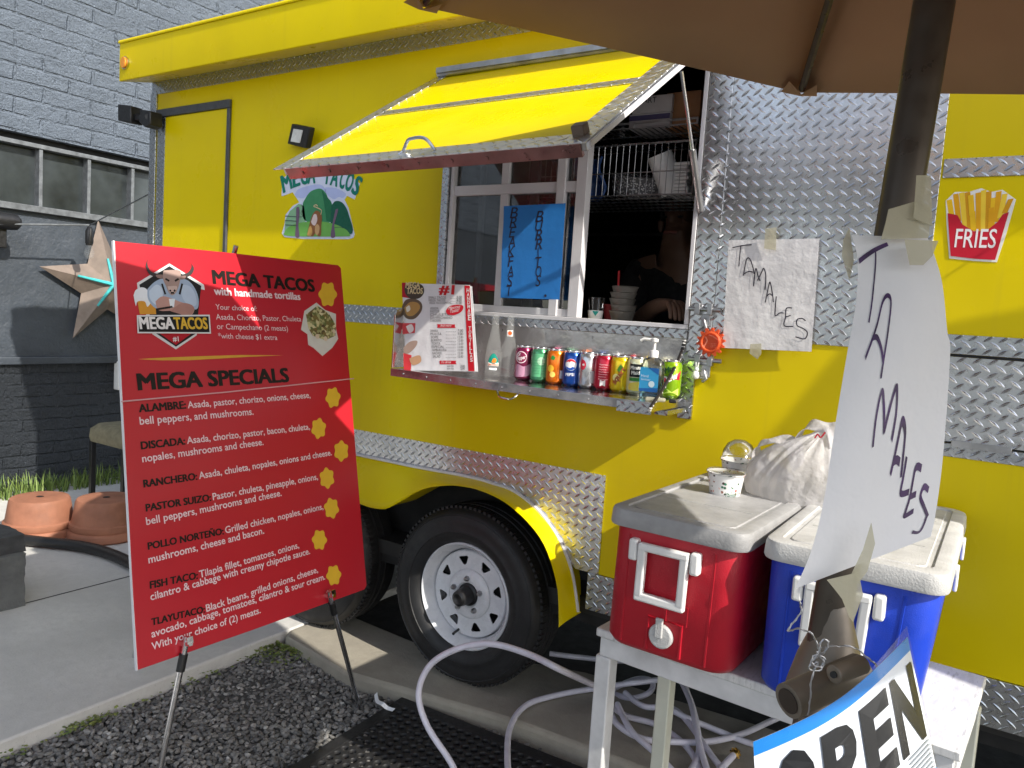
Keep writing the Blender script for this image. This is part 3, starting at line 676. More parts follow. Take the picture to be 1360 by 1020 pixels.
b.build('shelf_top', MT['steel'], sh, smooth=0, bevel=.002)
b = MB(); EF = Frame((SX0 + .004, 0, 0), (0, 1, 0), (0, 0, 1)); ring = [(-.283, 1.243), (-.006, 1.243), (-.006, 1.46), (-.255, 1.46), (-.272, 1.452), (-.281, 1.436)]; b.poly(EF, ring, -.004, .006); b.build('end_plate', MT['steel'], sh, smooth=0, bevel=.001)
b = MB(); b.rect(FF, -.98, shz(-.9) - .036, SX1, shz(-.9) - .006, .001, .003); b.build('shelf_bracket', MT['diamond_fine'], sh, smooth=0); b = MB(); b.box2((-.90, -.18, shz(-.9) - .045), (SX1 + .01, -.02, shz(-.9) - .031)); b.build('shelf_bracket', MT['diamond_fine'], sh, smooth=0)
b = MB(); b.tube(smooth2([PY(660, 519, -SD - .004), PY(664, 527, -SD - .02), PY(675, 530, -SD - .024), PY(684, 527, -SD - .02), PY(688, 523, -SD - .004)]), .0035, 6); b.build('pull_ring', MT['chrome'], sh)
rp = smooth2([PY(909, 452, -.015), PY(905, 468, -.03), PY(895, 490, -.10), PY(880, 517, -.19), PY(866, 538, -SD - .005), PY(862, 545, -SD - .005)], 14)
b = MB(); b.tube(rp, .0055, 7)
b.build('rope', MT['hair'], sh)
b = MB()
for i in range(0, len(rp) - 2, 4):
    q = rp[i]; b.lathe(q - Vector((0, 0, .003)), [(.002, -.003), (.0062, 0), (.0062, .003), (.002, .006)], 8)
b.build('rope_fleck', MT['white_plastic'], sh)
# latches right of the window
for (x, y, g) in ((938, 411, 1), (938, 478, -1)):
    l = sub('latch', None, tr); u, v = WALL.px(x, y)
    b = MB(); b.tube([WALL.p(u - .05, v, .020), WALL.p(u + .055, v, .020)], .007, 10); b.build('bolt', MT['steel_dull'], l)
    b = MB(); b.rect(WALL, u - .03, v - .018, u - .012, v + .018, .009, .02); b.rect(WALL, u + .012, v - .018, u + .028, v + .018, .009, .02); b.rect(WALL, u - .01, v - .055, u + .02, v - .015, .009, .006); b.tube([WALL.p(u + .0, v - .03, .02), WALL.p(u + .012, v - .06, .022), WALL.p(u, v - .07, .022)], .006, 8); b.build('latch_plate', MT['steel_dull'], l, bevel=.002)
# flood lamps fixed to the wall
f = sub('work_light', None, tr); ring = [(386, 165), (411, 169), (408, 190), (400, 197), (381, 190)]
F = Frame(PY(396, 180, -.06), (1, -.25, 0), (.0, -.15, 1)); b = MB(); b.ppx(F, [(387, 164), (411, 169), (405, 197), (381, 191)], -.03, .03); b.build('lamp_housing', MT['black'], f, bevel=.006)
b = MB(); b.ppx(F, [(391, 171), (403, 173), (399, 190), (387, 188)], .001, .004)
em = plain('lamp_diffuser', (0.8, 0.8, 0.76), .3); b.build('lamp_lens', em, f, bevel=.001)
q = PY(398, 183, 0); b = MB(); b.tube([q, F.o + Vector((0, .025, 0))], .012, 8); b.build('lamp_arm', MT['black'], f)
f = sub('flood_light', None, tr); F = Frame((0, -.10, 0), (1, 0, 0), (0, 0, 1)); b = MB()
b.ppx(F, [(156, 138), (173, 140), (173, 163), (156, 160)], -.07, .07); b.ppx(F, [(186, 145), (199, 147), (199, 165), (192, 169), (184, 162)], -.07, .07); b.ppx(F, [(173, 150), (187, 151), (187, 158), (173, 158)], -.05, .03); b.build('lamp_head', MT['black'], f, bevel=.006)
q0 = PY(196, 155, -.10); b = MB(); b.tube([q0, Vector((XL - .005, .01, q0.z)), Vector((XL - .005, .06, q0.z))], .014, 8); b.build('lamp_arm', MT['black'], f)
# ================================================================== STICKERS ON THE TRAILER
def S(x, y): return (350 + x / 8.5, 210 + y / 8.5)
stk = sub('mountain_sticker', None, tr); stk['label'] = 'mountain and bull sticker reading MEGA TACOS under the awning corner'
def decal(name, F, pts, h, w, parent, sm=True, cv=lambda x, y: (x, y)):
    b = MB(); q = [cv(*p) for p in pts]
    if sm: q = [(a.x, a.y) for a in smooth2(q + [q[0]], 4)[:-1]]
    b.ppx(F, q, w); return b.build(name, flat(h) if isinstance(h, str) else h, parent, smooth=0)
b = MB()
back = [(205, 425), (215, 230), (300, 170), (440, 130), (600, 135), (620, 200), (690, 130), (860, 160), (1000, 210), (1090, 290), (1030, 468), (945, 425), (915, 470), (960, 560), (1030, 860), (1015, 900), (960, 915), (440, 912), (240, 892), (208, 850), (240, 740), (250, 640), (330, 540), (405, 500), (360, 430), (330, 385), (215, 430)]
b.ppx(WALL, [S(*p) for p in back], .0004, .0006); b.build('sticker_backing', flat('d3d9ec'), stk, smooth=0)
W = .0014
decal('cloud', WALL, [(360, 400), (400, 350), (520, 310), (640, 300), (700, 350), (690, 420), (600, 440), (500, 430), (440, 455), (370, 440)], 'b4bfe6', W, stk, True, S)
decal('cloud', WALL, [(700, 330), (820, 340), (930, 400), (900, 450), (850, 440), (800, 465), (740, 430), (700, 380)], 'b4bfe6', W, stk, True, S)
decal('mountain', WALL, [(450, 500), (520, 390), (600, 350), (660, 350), (710, 400), (730, 450), (765, 490), (780, 560), (770, 720), (500, 720), (440, 620)], '3f8a5c', W + .0004, stk, True, S)
decal('mountain', WALL, [(660, 360), (710, 420), (740, 460), (770, 510), (780, 720), (715, 710), (690, 520)], '1f6b47', W + .0008, stk, False, S)
decal('mountain', WALL, [(770, 540), (810, 490), (870, 490), (925, 540), (970, 650), (1005, 850), (780, 850)], '0f5a45', W + .0012, stk, True, S)
decal('mountain', WALL, [(250, 700), (300, 600), (400, 515), (460, 540), (480, 700), (400, 860), (240, 850)], '86b58c', W + .0004, stk, False, S)
decal('meadow', WALL, [(235, 850), (300, 770), (450, 725), (650, 715), (820, 750), (940, 810), (980, 870), (930, 885), (420, 885), (250, 872)], '6faf52', W + .0016, stk, True, S)
for pts in ([(375, 560), (405, 555), (412, 640), (400, 760), (412, 885), (365, 885), (372, 740)], [(820, 580), (848, 578), (830, 660), (805, 760), (815, 885), (765, 885), (785, 740)]): decal('fence_post', WALL, pts, '6f5a70', W + .002, stk, True, S)
b = MB()
for y in (655, 705, 755): b.strokepx(WALL, [S(250, y), S(320, y + 4), S(380, y + 8)], .003, W + .0024)
b.strokepx(WALL, [S(430, 520), S(450, 570), S(430, 620), S(445, 660), S(400, 665)], .002, W + .0024); b.strokepx(WALL, [S(800, 790), S(860, 780), S(910, 790)], .002, W + .0024); b.build('barbed_wire', flat('3c4450'), stk, smooth=0)
decal('bull', WALL, [(500, 860), (530, 730), (560, 640), (600, 595), (640, 610), (665, 660), (660, 760), (655, 870), (620, 880), (600, 840), (560, 885)], '8a5a34', W + .0026, stk, True, S)
decal('bull', WALL, [(545, 720), (575, 640), (605, 640), (615, 700), (590, 760), (560, 750)], 'dcc9c4', W + .003, stk, True, S)
decal('bull', WALL, [(500, 870), (520, 790), (545, 770), (560, 840), (535, 885)], 'c69a58', W + .003, stk, True, S)
decal('bull', WALL, [(590, 770), (615, 745), (640, 780), (630, 850), (605, 870), (590, 830)], 'c8a070', W + .003, stk, True, S)
b = MB(); b.strokepx(WALL, [S(655, 640), S(660, 590), S(610, 560), (S(575, 545)), S(600, 528), S(620, 545)], .004, W + .003); b.build('bull_tail', flat('d2bd94'), stk, smooth=0)
b = MB()
for ch, x0, y0, x1, y1 in (('M', 232, 390, 330, 335), ('E', 345, 330, 415, 305), ('G', 428, 300, 500, 287), ('A', 505, 285, 585, 280), ('T', 680, 285, 745, 295), ('A', 755, 300, 830, 320), ('C', 850, 325, 905, 347), ('O', 915, 350, 985, 380), ('S', 993, 385, 1050, 425)):
    b.textpx(WALL, ch, S(x0, y0), S(x1, y1), w=W + .001, bold=.028, h=.082 if ch in 'MEGATACOS' else .08)
b.build('lettering', flat('0b7a68'), stk, smooth=0)
# fries sticker
def S4(x, y): return (1020 + x / 3, y / 3)
fr = sub('fries_sticker', None, tr); fr['label'] = 'red and yellow sticker of a carton of fries'
b = MB(); b.ppx(WALL, [S4(*p) for p in [(708, 800), (745, 765), (800, 765), (850, 750), (890, 765), (935, 756), (988, 795), (950, 930), (912, 1045), (820, 1040), (722, 1030), (712, 900)]], .0004, .0006); b.build('sticker_backing', flat('f2efe6'), fr, smooth=0)
b = MB(); b.ppx(WALL, [S4(*p) for p in [(716, 850), (755, 858), (775, 895), (820, 922), (870, 920), (915, 885), (935, 855), (960, 845), (935, 930), (905, 1036), (820, 1031), (728, 1020)]], .0026); b.build('carton', flat('c5152f'), fr, smooth=0)
cols = ['f2c21a', 'e8a80f', 'f7d13a', 'd99a0c']
for i, (x, top, bot, lean) in enumerate([(722, 798, 860, 10), (748, 775, 880, 12), (772, 770, 905, 14), (795, 768, 915, 10), (815, 845, 920, 4), (838, 770, 920, 2), (860, 760, 918, -2), (880, 765, 920, -4), (900, 790, 905, -8), (920, 765, 885, -12), (944, 775, 870, -20), (968, 795, 850, -26), (808, 780, 860, 5), (890, 830, 915, -3)]):
    b = MB(); b.ppx(WALL, [S4(x - 11, top), S4(x + 11, top - 4), S4(x + 11 + lean, bot), S4(x - 11 + lean, bot)], .0012 + i * .00008); b.build('fry', flat(cols[i % 4]), fr, smooth=0)
b = MB(); b.textpx(WALL, 'FRIES', S4(742, 985), S4(905, 988), w=.003, h=.052, bold=.006); b.build('lettering', flat('f4eeee'), fr, smooth=0)

# ================================================================== PAPER SIGNS
def sheet(name, F, c4, m, wv, w0, parent, nu=14, nv=18, seed=0):
    P = [F.px(*q) for q in c4]; r = random.Random(seed); a = [r.uniform(0, 6) for _ in range(6)]
    def fn(s, t):
        u = (P[0][0] * (1 - s) + P[1][0] * s) * (1 - t) + (P[3][0] * (1 - s) + P[2][0] * s) * t; v = (P[0][1] * (1 - s) + P[1][1] * s) * (1 - t) + (P[3][1] * (1 - s) + P[2][1] * s) * t
        return F.p(u, v, w0 + wv * (math.sin(3 * s + a[0] + 2 * t) * .4 + math.sin(9 * t + a[1] + 2 * s) * .35 + math.sin(15 * t + 5 * s + a[2]) * .15))
    b = MB(); b.grid(fn, nu, nv); o = b.build(name, m, parent, smooth=60)
    return fn
# tamales paper on the tread plate
q = PY(1025, 395, -.012); pt = thing('paper_sign', q, 'creased white paper sign with small slanting TAMALES taped to the tread plate', 'paper sign', 'handwritten paper signs')
F = Frame((0, -.014, 0), (1, 0, 0), (0, 0, 1)); fn = sheet('sheet', F, [(968, 319), (1089, 317), (1078, 467), (960, 462)], MT['crumpled'], .0035, .003, pt)
def S5(x, y): return (960 + x / 4.533, 300 + y / 4.533)
class Sheet:                                        # draws on the waved sheet
    def __init__(s, F, c4, fn):
        s.F = F; s.fn = fn; s.P = [F.px(*q) for q in c4]
    def px(s, x, y): return s.F.px(x, y)
    def p(s, u, v, w=0):
        P = s.P; a = (u - P[0][0]) / (P[1][0] - P[0][0]); t = (v - P[0][1]) / (P[3][1] - P[0][1])
        a = min(1, max(0, a)); t = min(1, max(0, t)); z = (s.fn(a, t) - s.F.p(*[0, 0])).dot(s.F.n); return s.F.p(u, v, z + w)
SH = Sheet(F, [(968, 319), (1089, 317), (1078, 467), (960, 462)], fn)
T5 = [[(60, 132), (115, 120), (175, 114)], [(110, 122), (104, 180), (100, 245)], [(128, 300), (145, 205), (165, 200), (185, 250), (192, 290)], [(130, 290), (160, 275), (186, 280)], [(188, 365), (202, 258), (215, 300), (228, 332), (222, 320)], [(212, 330), (235, 285), (250, 258), (262, 300), (257, 385)], [(258, 462), (282, 350), (290, 348), (300, 400), (308, 460)], [(265, 425), (285, 410), (300, 420)], [(325, 425), (320, 480), (318, 540), (345, 525), (368, 525)], [(420, 495), (385, 498), (380, 550), (372, 600), (425, 606)], [(378, 550), (410, 540)], [(500, 572), (480, 558), (450, 565), (450, 600), (490, 620), (512, 645), (495, 680), (440, 668)]]
b = MB()
for s_ in T5: b.strokepx(SH, [S5(*p) for p in s_], .0032, .0022)
b.build('handwriting', MT['ink'], pt, smooth=0)
b = MB(); b.ppx(F, [S5(262, 20), S5(330, 12), S5(325, 150), S5(255, 138)], .012, .0004); b.build('tape', MT['tape'], pt); b = MB(); b.ppx(F, [S5(172, 712), S5(238, 708), S5(238, 770), S5(215, 802), S5(168, 768)], .012, .0004); b.build('tape', MT['tape'], pt)
# blue card on the window
q = PY(708, 335, -.02); bs_ = thing('paper_sign', q, 'blue card reading BREAKFAST BURRITOS in two columns, taped over the sliding window', 'paper sign', 'handwritten paper signs')
F = Frame((0, -.020, 0), (1, 0, 0), (0, 0, 1)); c4 = [(670, 274), (751.5, 270), (744, 398), (665, 395.5)]
fn = sheet('sheet', F, c4, MT['bluepaper'], .004, .003, bs_, seed=3); SH = Sheet(F, c4, fn)
b = MB()
def S2(x, y): return (560 + x / 3.923, 180 + y / 3.923)
for s_, x, dx, y0, y1 in (('BREAKFAST', 482, -2.9, 410, 815), ('BURRITOS.', 615, -.9, 430, 812)):
    n = len(s_)
    for i, ch in enumerate(s_):
        y = y0 + (y1 - y0) * i / (n - 1); xx = x + dx * i; wd = 40 - i * 1.6
        if ch == '.': b.disc(SH, *SH.px(*S2(648, 835)), .005, .0008); continue
        if ch == 'I': wd *= .3
        b.textpx(SH, ch, S2(xx - wd / 2, y + 22), S2(xx + wd / 2, y + 20), w=.0008, h=.042, shear=.2, bold=.0)
b.build('handwriting', MT['ink'], bs_, smooth=0)
# long paper on the umbrella pole (near the camera)
PDEP = 0.66
def pp(x, y, dz=0.0): return PD(x, y, PDEP + dz)
ps = thing('paper_sign', pp(1180, 770), 'long white paper reading TAMALES down its length, taped round the umbrella pole', 'paper sign', 'handwritten paper signs')
LE = smooth2([(1131, 312), (1139, 345), (1137, 400), (1125, 470), (1110, 560), (1095, 660), (1078, 730), (1056, 782)], 5); RE = smooth2([(1232, 316), (1243, 345), (1252, 380), (1258, 440), (1262, 470), (1253, 600), (1243, 680), (1236, 713)], 5)
def lerp_curve(c, t): k = t * (len(c) - 1); i = min(int(k), len(c) - 2); return c[i].lerp(c[i + 1], k - i)
class Wrap:
    def px(s, x, y):
        lo_, hi_ = 0.0, 1.0
        for _ in range(24):
            t = (lo_ + hi_) / 2; A, B = lerp_curve(LE, t), lerp_curve(RE, t); sx = (x - A.x) / (B.x - A.x)
            if A.y + (B.y - A.y) * sx < y: lo_ = t
            else: hi_ = t
        return (sx, t)
    def p(s, u, v, w=0):
        A, B = lerp_curve(LE, min(1, max(0, v))), lerp_curve(RE, min(1, max(0, v))); q = A.lerp(B, u)
        bulge = .004; dz = bulge * (2 * u - 1) ** 2 - .0 - .03 * v * (1 - u) + .004 * math.sin(7 * v + 3 * u)
        return pp(q.x, q.y, dz - w)
WR = Wrap(); b = MB(); b.grid(lambda s_, t: WR.p(s_, t), 22, 44); o = b.build('sheet', MT['paper'], ps, smooth=60)
def S8(x, y): return (1020 + x / 3, 340 + y / 3)
def S9(x, y): return (1020 + x / 3, 680 + y / 3)
TP = [[S8(428, -20), S8(424, 90), S8(415, 180), S8(402, 265)], [S8(388, 408), S8(430, 290), S8(455, 190), S8(475, 157), S8(490, 180), S8(480, 290), S8(465, 390), S8(450, 488)], [S8(415, 328), S8(435, 325), S8(452, 370), S8(460, 425)], [S8(418, 762), S8(432, 640), S8(455, 538), S8(463, 620), S8(463, 704)], [S8(463, 700), S8(490, 590), S8(513, 520), S8(512, 620), S8(493, 736)], [S8(488, 872), S8(515, 750), S8(535, 660), S8(547, 700), S8(540, 790), S8(530, 882)], [S8(500, 820), S8(513, 812), S8(526, 822)], [S8(553, 800), S8(540, 880), S8(530, 946), S8(562, 940)], [S8(612, 846), S8(588, 848), S8(566, 960), S8(548, 1020), S9(545, 16), S9(580, -4)], [S8(562, 962), S8(590, 948)], [S8(640, 932), S8(622, 920), S8(608, 960), S8(622, 1000), S8(636, 1035), S9(632, 20), S9(605, 78), S9(575, 80)]]
b = MB()
for s_ in TP: b.stroke(WR, smooth2([WR.px(*p) for p in s_]), .016, .0006)
b.build('handwriting', MT['ink_purple'], ps, smooth=0)
b = MB(); b.stroke(WR, smooth2([WR.px(1141, 347), WR.px(1160, 333), WR.px(1179, 324)]), .022, .0009); b.build('handwriting', MT['ink_purple'], ps, smooth=0)
def tapepx(pts, parent, dz): b = MB(); F = Frame(PD(1180, 500, PDEP + dz), RT, UP); b.ppx(F, pts, 0, .0003); return b.build('tape', MT['tape'], parent)
tapepx([(1176, 296), (1180, 278), (1214, 268), (1237, 272), (1233, 316), (1170, 318)], ps, -.012); tapepx([(1217, 233), (1236, 233), (1238, 300), (1213, 290)], ps, -.016); tapepx([(1201, 318), (1246, 320), (1238, 340), (1226, 352), (1208, 352)], ps, -.02); tapepx([(1128, 302), (1134, 345), (1128, 372), (1118, 340), (1120, 318)], ps, .01)
tapepx([(1157, 694), (1162, 722), (1152, 758), (1140, 775), (1128, 768), (1146, 730)], ps, -.036); tapepx([(1098, 770), (1140, 760), (1146, 790), (1133, 826), (1128, 820), (1118, 795), (1108, 782)], ps, -.038)

# ================================================================== UMBRELLA
um = thing('patio_umbrella', Vector((-.15, -1.72, -.06)), 'tan patio umbrella with a bronze pole overhanging the serving side', 'umbrella')
P1, P2 = PD(1062, 123, 1.84), PD(556, 8, 1.85)
e = (P2 - P1); eh = Vector((e.x, e.y, 0)); side = eh.length; Rr = side / .76537; inn = Vector((-eh.y, eh.x, 0)).normalized()
if inn.y > 0: inn = -inn
mid = (P1 + P2) / 2; ctr = Vector((mid.x, mid.y, 0)) + inn * (Rr * .92388)
ga = -.18; gb = ((P2.z - P1.z) - ga * e.x) / e.y if abs(e.y) > .05 else 0

rimz = lambda x, y: P1.z + ga * (x - P1.x) + gb * (y - P1.y)
ang0 = math.atan2(P1.y - ctr.y, P1.x - ctr.x); sgn = 1 if ((math.atan2(P2.y - ctr.y, P2.x - ctr.x) - ang0 + 6.283) % 6.283) < 3.14 else -1
rim = []
for k in range(8):
    a = ang0 + sgn * k * math.pi / 4; x, y = ctr.x + Rr * math.cos(a), ctr.y + Rr * math.sin(a); rim.append(Vector((x, y, rimz(x, y))))
apex = Vector((ctr.x + .24, ctr.y + .14, rimz(ctr.x, ctr.y) + .40))
b = MB()
for k in range(8):
    A, B = rim[k], rim[(k + 1) % 8]; n = 8; rows = []
    for i in range(n + 1):
        t = i / n; row = []
        for j in range(9):
            s_ = j / 8; base = A.lerp(B, s_); q = apex.lerp(base, t); sag = .006 * t * math.sin(math.pi * s_) * (1 if t < 1 else 1); cen = Vector((ctr.x, ctr.y, q.z)); q = q + (cen - q).normalized() * (sag * t) if (cen - q).length > 1e-6 else q
            q.z += .05 * math.sin(math.pi * t); row.append(q)
        rows.append(row)
    b.loft(rows, False, close=False)
cn = b.build('canopy', MT['canopy'], um, smooth=50, recalc=False); md = cn.modifiers.new('thick', 'SOLIDIFY'); md.thickness = .0015
for k in range(8):
    b = MB(); A = apex + Vector((0, 0, -.05)); B = rim[k] + (apex - rim[k]) * .03 + Vector((0, 0, -.012)); c_ = (A + B) / 2 + Vector((0, 0, .035)); b.tube(smooth2([A, c_, B]), .0085, 8); b.build('rib', MT['pole'], um)
    A_, B_ = rim[k], rim[k - 1]; C_ = rim[(k + 1) % 8]; dl = (B_ - A_).normalized(); dr = (C_ - A_).normalized(); up_ = (apex - A_).normalized(); off = Vector((0, 0, -.008))
    b = MB()
    b.add([A_ + off, A_ + dl * .045 + off, A_ + up_ * .052 + dl * .034 + off * 1.6, A_ + up_ * .034 + off * 3.0, A_ + up_ * .052 + dr * .034 + off * 1.6, A_ + dr * .045 + off], [(0, 1, 2, 3), (0, 3, 4, 5)]); b.build('rib_pocket', MT['canopy'], um, smooth=0, recalc=False)
pole_d = .74
pa, pb = PD(1241, 0, pole_d - .01), PD(1112, 770, pole_d); pdir = (pa - pb).normalized()
ptop = pa + pdir * ((apex.z - .02 - pa.z) / pdir.z); plow = pb + pdir * ((-.05 - pb.z) / pdir.z)
b = MB(); b.tube([pb - pdir * .18, ptop], .0185, 24); b.tube([plow, pb - pdir * .17], .0185, 24); b.build('pole', MT['pole'], um)
b = MB(); b.tube([ptop - pdir * .05, apex], .03, 16); b.build('hub', MT['pole'], um)
b = MB(); F = Frame(PD(1110, 840, pole_d), RT, UP); bp_ = [(1085, 790), (1129, 778), (1143, 880), (1148, 915), (1048, 925), (1052, 885)]
Pc = [F.p(*F.px(*p)) for p in bp_]; ax = (F.p(0, 0, .03) - F.p(0, 0, 0))
rings = []
for (xl, xr, y, dp) in ((1086, 1128, 800, .019), (1080, 1131, 832, .024), (1062, 1138, 868, .034), (1046, 1143, 905, .036), (1050, 1140, 935, .03)):
    A, B = F.p(*F.px(xl, y + 6)), F.p(*F.px(xr, y - 6)); m_ = (A + B) / 2; h_ = (B - A) / 2; rings.append([m_ + h_ * math.cos(t) + F.n * dp * math.sin(t) for t in [2 * math.pi * i / 20 for i in range(20)]])
b.loft(rings); b.build('crank_housing', MT['bronze'], um, smooth=50)
def pxcyl(a, b_, r, d0, d1, hollow=False):
    A, B = PD(*a, d0), PD(*b_, d1); bb = MB(); bb.tube([A, B], r, 24)
    if hollow: t = (A - B).normalized(); bb.tube([A + t * .0005, A + t * .001], r * .72, 24, k=1)
    return bb
pxcyl((1047, 931), (1142, 890), .0150, pole_d - .085, pole_d - .05, True).build('crank_shaft', [MT['bronze'], MT['wood']], um, bevel=.0015)
pxcyl((1107, 896), (1146, 882), .0080, pole_d - .095, pole_d - .08).build('crank_knob', MT['bronze'], um, bevel=.001); pxcyl((1106.5, 896.3), (1108, 895.6), .0028, pole_d - .0975, pole_d - .0955).build('knob_hole', MT['black'], um)
b = MB(); b.lathe((plow.x, plow.y, -.06), [(.24, 0), (.24, .03), (.20, .06), (.05, .075), (.035, .25), (.02, .25)], 32); b.build('base', MT['bronze'], um)
# twisted wire holding the open sign
wd_ = pole_d - .11
os_ = thing('open_sign', PD(1110, 1010, .62), 'curved blue-edged sign in a plastic sleeve reading OPEN, wired to the umbrella crank', 'sign')
b = MB()
for pts in ([(1062, 800), (1064, 812), (1055, 825), (1046, 838), (1060, 835), (1078, 842), (1086, 858), (1090, 868), (1098, 862), (1100, 852), (1092, 850), (1086, 868), (1078, 880), (1088, 886), (1096, 875), (1082, 870), (1076, 884), (1086, 880), (1078, 900), (1076, 930), (1073, 950)], [(1090, 860), (1110, 858), (1135, 860), (1150, 872), (1160, 880), (1170, 891)], [(1084, 866), (1094, 880), (1088, 890), (1075, 888), (1080, 876), (1094, 868)]):
    L = smooth2([PD(x, y, wd_ - .004) for x, y in pts], 6); b.tube(L, .0006, 6); b.tube([q + Vector((.0008 * math.sin(i * 1.3), 0, .0008 * math.cos(i * 1.3))) for i, q in enumerate(L)], .0005, 5)
b.build('wire', MT['steel_dull'], os_)
TC = smooth2([(1000, 985), (1040, 968), (1085, 946), (1125, 920), (1160, 890), (1185, 866), (1205, 846)], 6)
class Curl:                                         # sheet hanging from its curved top edge: u 0..1 along, v metres down (negative)
    def p(s, u, v, w=0):
        q = lerp_curve(TC, min(1, max(0, u))); d0 = .60 + .05 * u - .02 * math.sin(math.pi * u); P = PD(q.x, q.y, d0); dn = (UP * 1.0 - RT * (.02 + .13 * u) + FW * .16).normalized()
        nn = (-FW + UP * .15).normalized(); return P + dn * v + nn * w
CU = Curl(); H_ = -.118
b = MB(); b.grid(lambda s_, t: CU.p(s_, H_ * t, 0), 24, 8); o = b.build('sign_sheet', flat('dfe6ee', .35), os_, smooth=60)
b = MB(); b.grid(lambda s_, t: CU.p(s_, -.0105 * t, .0006), 24, 2); b.grid(lambda s_, t: CU.p(s_, -.104 - .013 * t, .0006), 24, 2); b.build('blue_border', flat('1c7fd0', .35), os_, smooth=60, recalc=False)
class CU2:
    def p(s, u, v, w=0): return CU.p(u, v, w)
b = MB()
for ch, u0, u1 in (('O', .105, .30), ('P', .335, .51), ('E', .545, .73), ('N', .76, .97)):
    vv, ff, Wd = glyphs(ch, .045); b.add([CU.p(u0 + (u1 - u0) * a / Wd, -.074 + q / .73 * .056, .0012) for a, q in vv], ff)
b.build('lettering', flat('17191c', .4), os_, smooth=0)
b = MB()
for k in range(7): b.grid(lambda s_, t: CU.p(.80 + .18 * s_, -.080 - .0034 * k - .0014 * t, .0016), 6, 1)
b.build('small_print', flat('8d959c'), os_, smooth=0, recalc=False)
b = MB(); b.grid(lambda s_, t: CU.p(0 + 1.0 * s_, .010 * s_ * s_ + (H_ - .02) * t, .0035 + .002 * math.sin(9 * s_) * math.sin(5 * t)), 24, 10); b.build('plastic_sleeve', MT['sleeve'], os_, smooth=60, recalc=False)
# ================================================================== MENU BOARD ON ITS EASEL
BS = 1.45
BQ = [Vector((-1.542, -1.535, 1.559)), Vector((-1.524, -.925, 1.564)), Vector((-1.324, -.977, .741)), Vector((-1.342, -1.587, .735))]
BQ = [CAM + (q - CAM) * BS for q in BQ]
BO = Frame(BQ[3], (BQ[2] - BQ[3]) + (BQ[1] - BQ[0]), (BQ[0] - BQ[3]) + (BQ[1] - BQ[2]))
mb = thing('menu_board', (BQ[2] + BQ[3]) / 2, 'tall red MEGA TACOS menu board standing on a chrome easel', 'menu board')
crn = [(152, 320), (300, 335), (449, 352), (453, 356), (487, 778), (484, 783), (335, 837), (183, 890), (176, 780), (160, 480)]
b = MB(); b.ppx(BO, crn, -.012, .012); bd = b.build('board', MT['board_red'], mb, smooth=0, bevel=.0015)
b = MB(); b.ppx(BO, [(150.5, 319), (152.5, 319.8), (184, 889.5), (182, 891)], -.0115, .011); b.build('board_edge', MT['crumpled'], mb, smooth=0)
E_ = MB()
def bt(m, t, a, c, **k): q_ = MB(); q_.textpx(BO, t, a, c, **k); q_.build('lettering', flat('17130f', .5) if m is bl_ else flat('ead4d8', .5), mb, smooth=0)
bl_, wh = MB(), MB()
bt(bl_, 'MEGA TACOS', (283.5, 376.5), (417.6, 387.3), bold=.034, w=.0012, h=.047)
bt(bl_, 'MEGA SPECIALS', (184.3, 518), (383.3, 507), bold=.034, w=.0012, h=.051)
bt(wh, 'with handmade tortillas', (284.7, 391.4), (398.8, 398.4), bold=.022)
bt(wh, 'Your choice of:', (286.6, 411), (341.2, 413.3)); bt(wh, 'Asada, Chorizo, Pastor, Chuleta', (287, 424.4), (400, 427)); bt(wh, 'or Campechano (2 meats)', (288.2, 437), (382.4, 439.6)); bt(wh, '*with cheese $1 extra', (289.9, 449.5), (368.2, 451.6))
for t, a, c in (('ALAMBRE:', (185, 547.5), (246.7, 542.5)), ('DISCADA:', (187.7, 596.7), (245.7, 590.2)), ('RANCHERO:', (191, 647.3), (261.7, 637)), ('PASTOR SUIZO:', (194, 679.3), (280, 665)), ('POLLO NORTEÑO:', (196.7, 730), (296.7, 709.5)), ('FISH TACO:', (199.3, 781.7), (262.3, 768.5)), ('TLAYUTACO:', (201.3, 830.7), (271.7, 813.3))): bt(bl_, t, a, c, bold=.032, w=.0012)
for t, a, c in (('Asada, pastor, chorizo, onions, cheese,', (249.3, 542.2), (412.3, 528.3)), ('bell peppers, and mushrooms.', (185.7, 564), (336.7, 550.7)), ('Asada, chorizo, pastor, bacon, chuleta,', (248.3, 589.5), (411.7, 570.3)), ('nopales, mushrooms and cheese.', (189, 614), (350, 590.9)), ('Asada, chuleta, nopales, onions and cheese.', (264.3, 636.2), (440.7, 604.5)), ('Pastor, chuleta, pineapple, onions,', (282.7, 664.3), (422.3, 636.7)), ('bell peppers, mushrooms and cheese.', (194.3, 697.3), (374, 658.5)), ('Grilled chicken, nopales, onions,', (299.3, 708.5), (429.3, 676.3)), ('mushrooms, cheese and bacon.', (197.3, 748.3), (350.7, 708.5)), ('Tilapia fillet, tomatoes, onions,', (265, 767.5), (397.3, 727.5)), ('cilantro & cabbage with creamy chipotle sauce.', (200, 797.5), (411.7, 735.5)), ('Black beans, grilled onions, cheese,', (274, 812.7), (422.3, 760)), ('avocado, cabbage, tomatoes, cilantro & sour cream.', (201.3, 847), (431.7, 769.5)), ('With your choice of (2) meats.', (201.7, 863.5), (346, 814))): bt(wh, t, a, c, bold=.013)
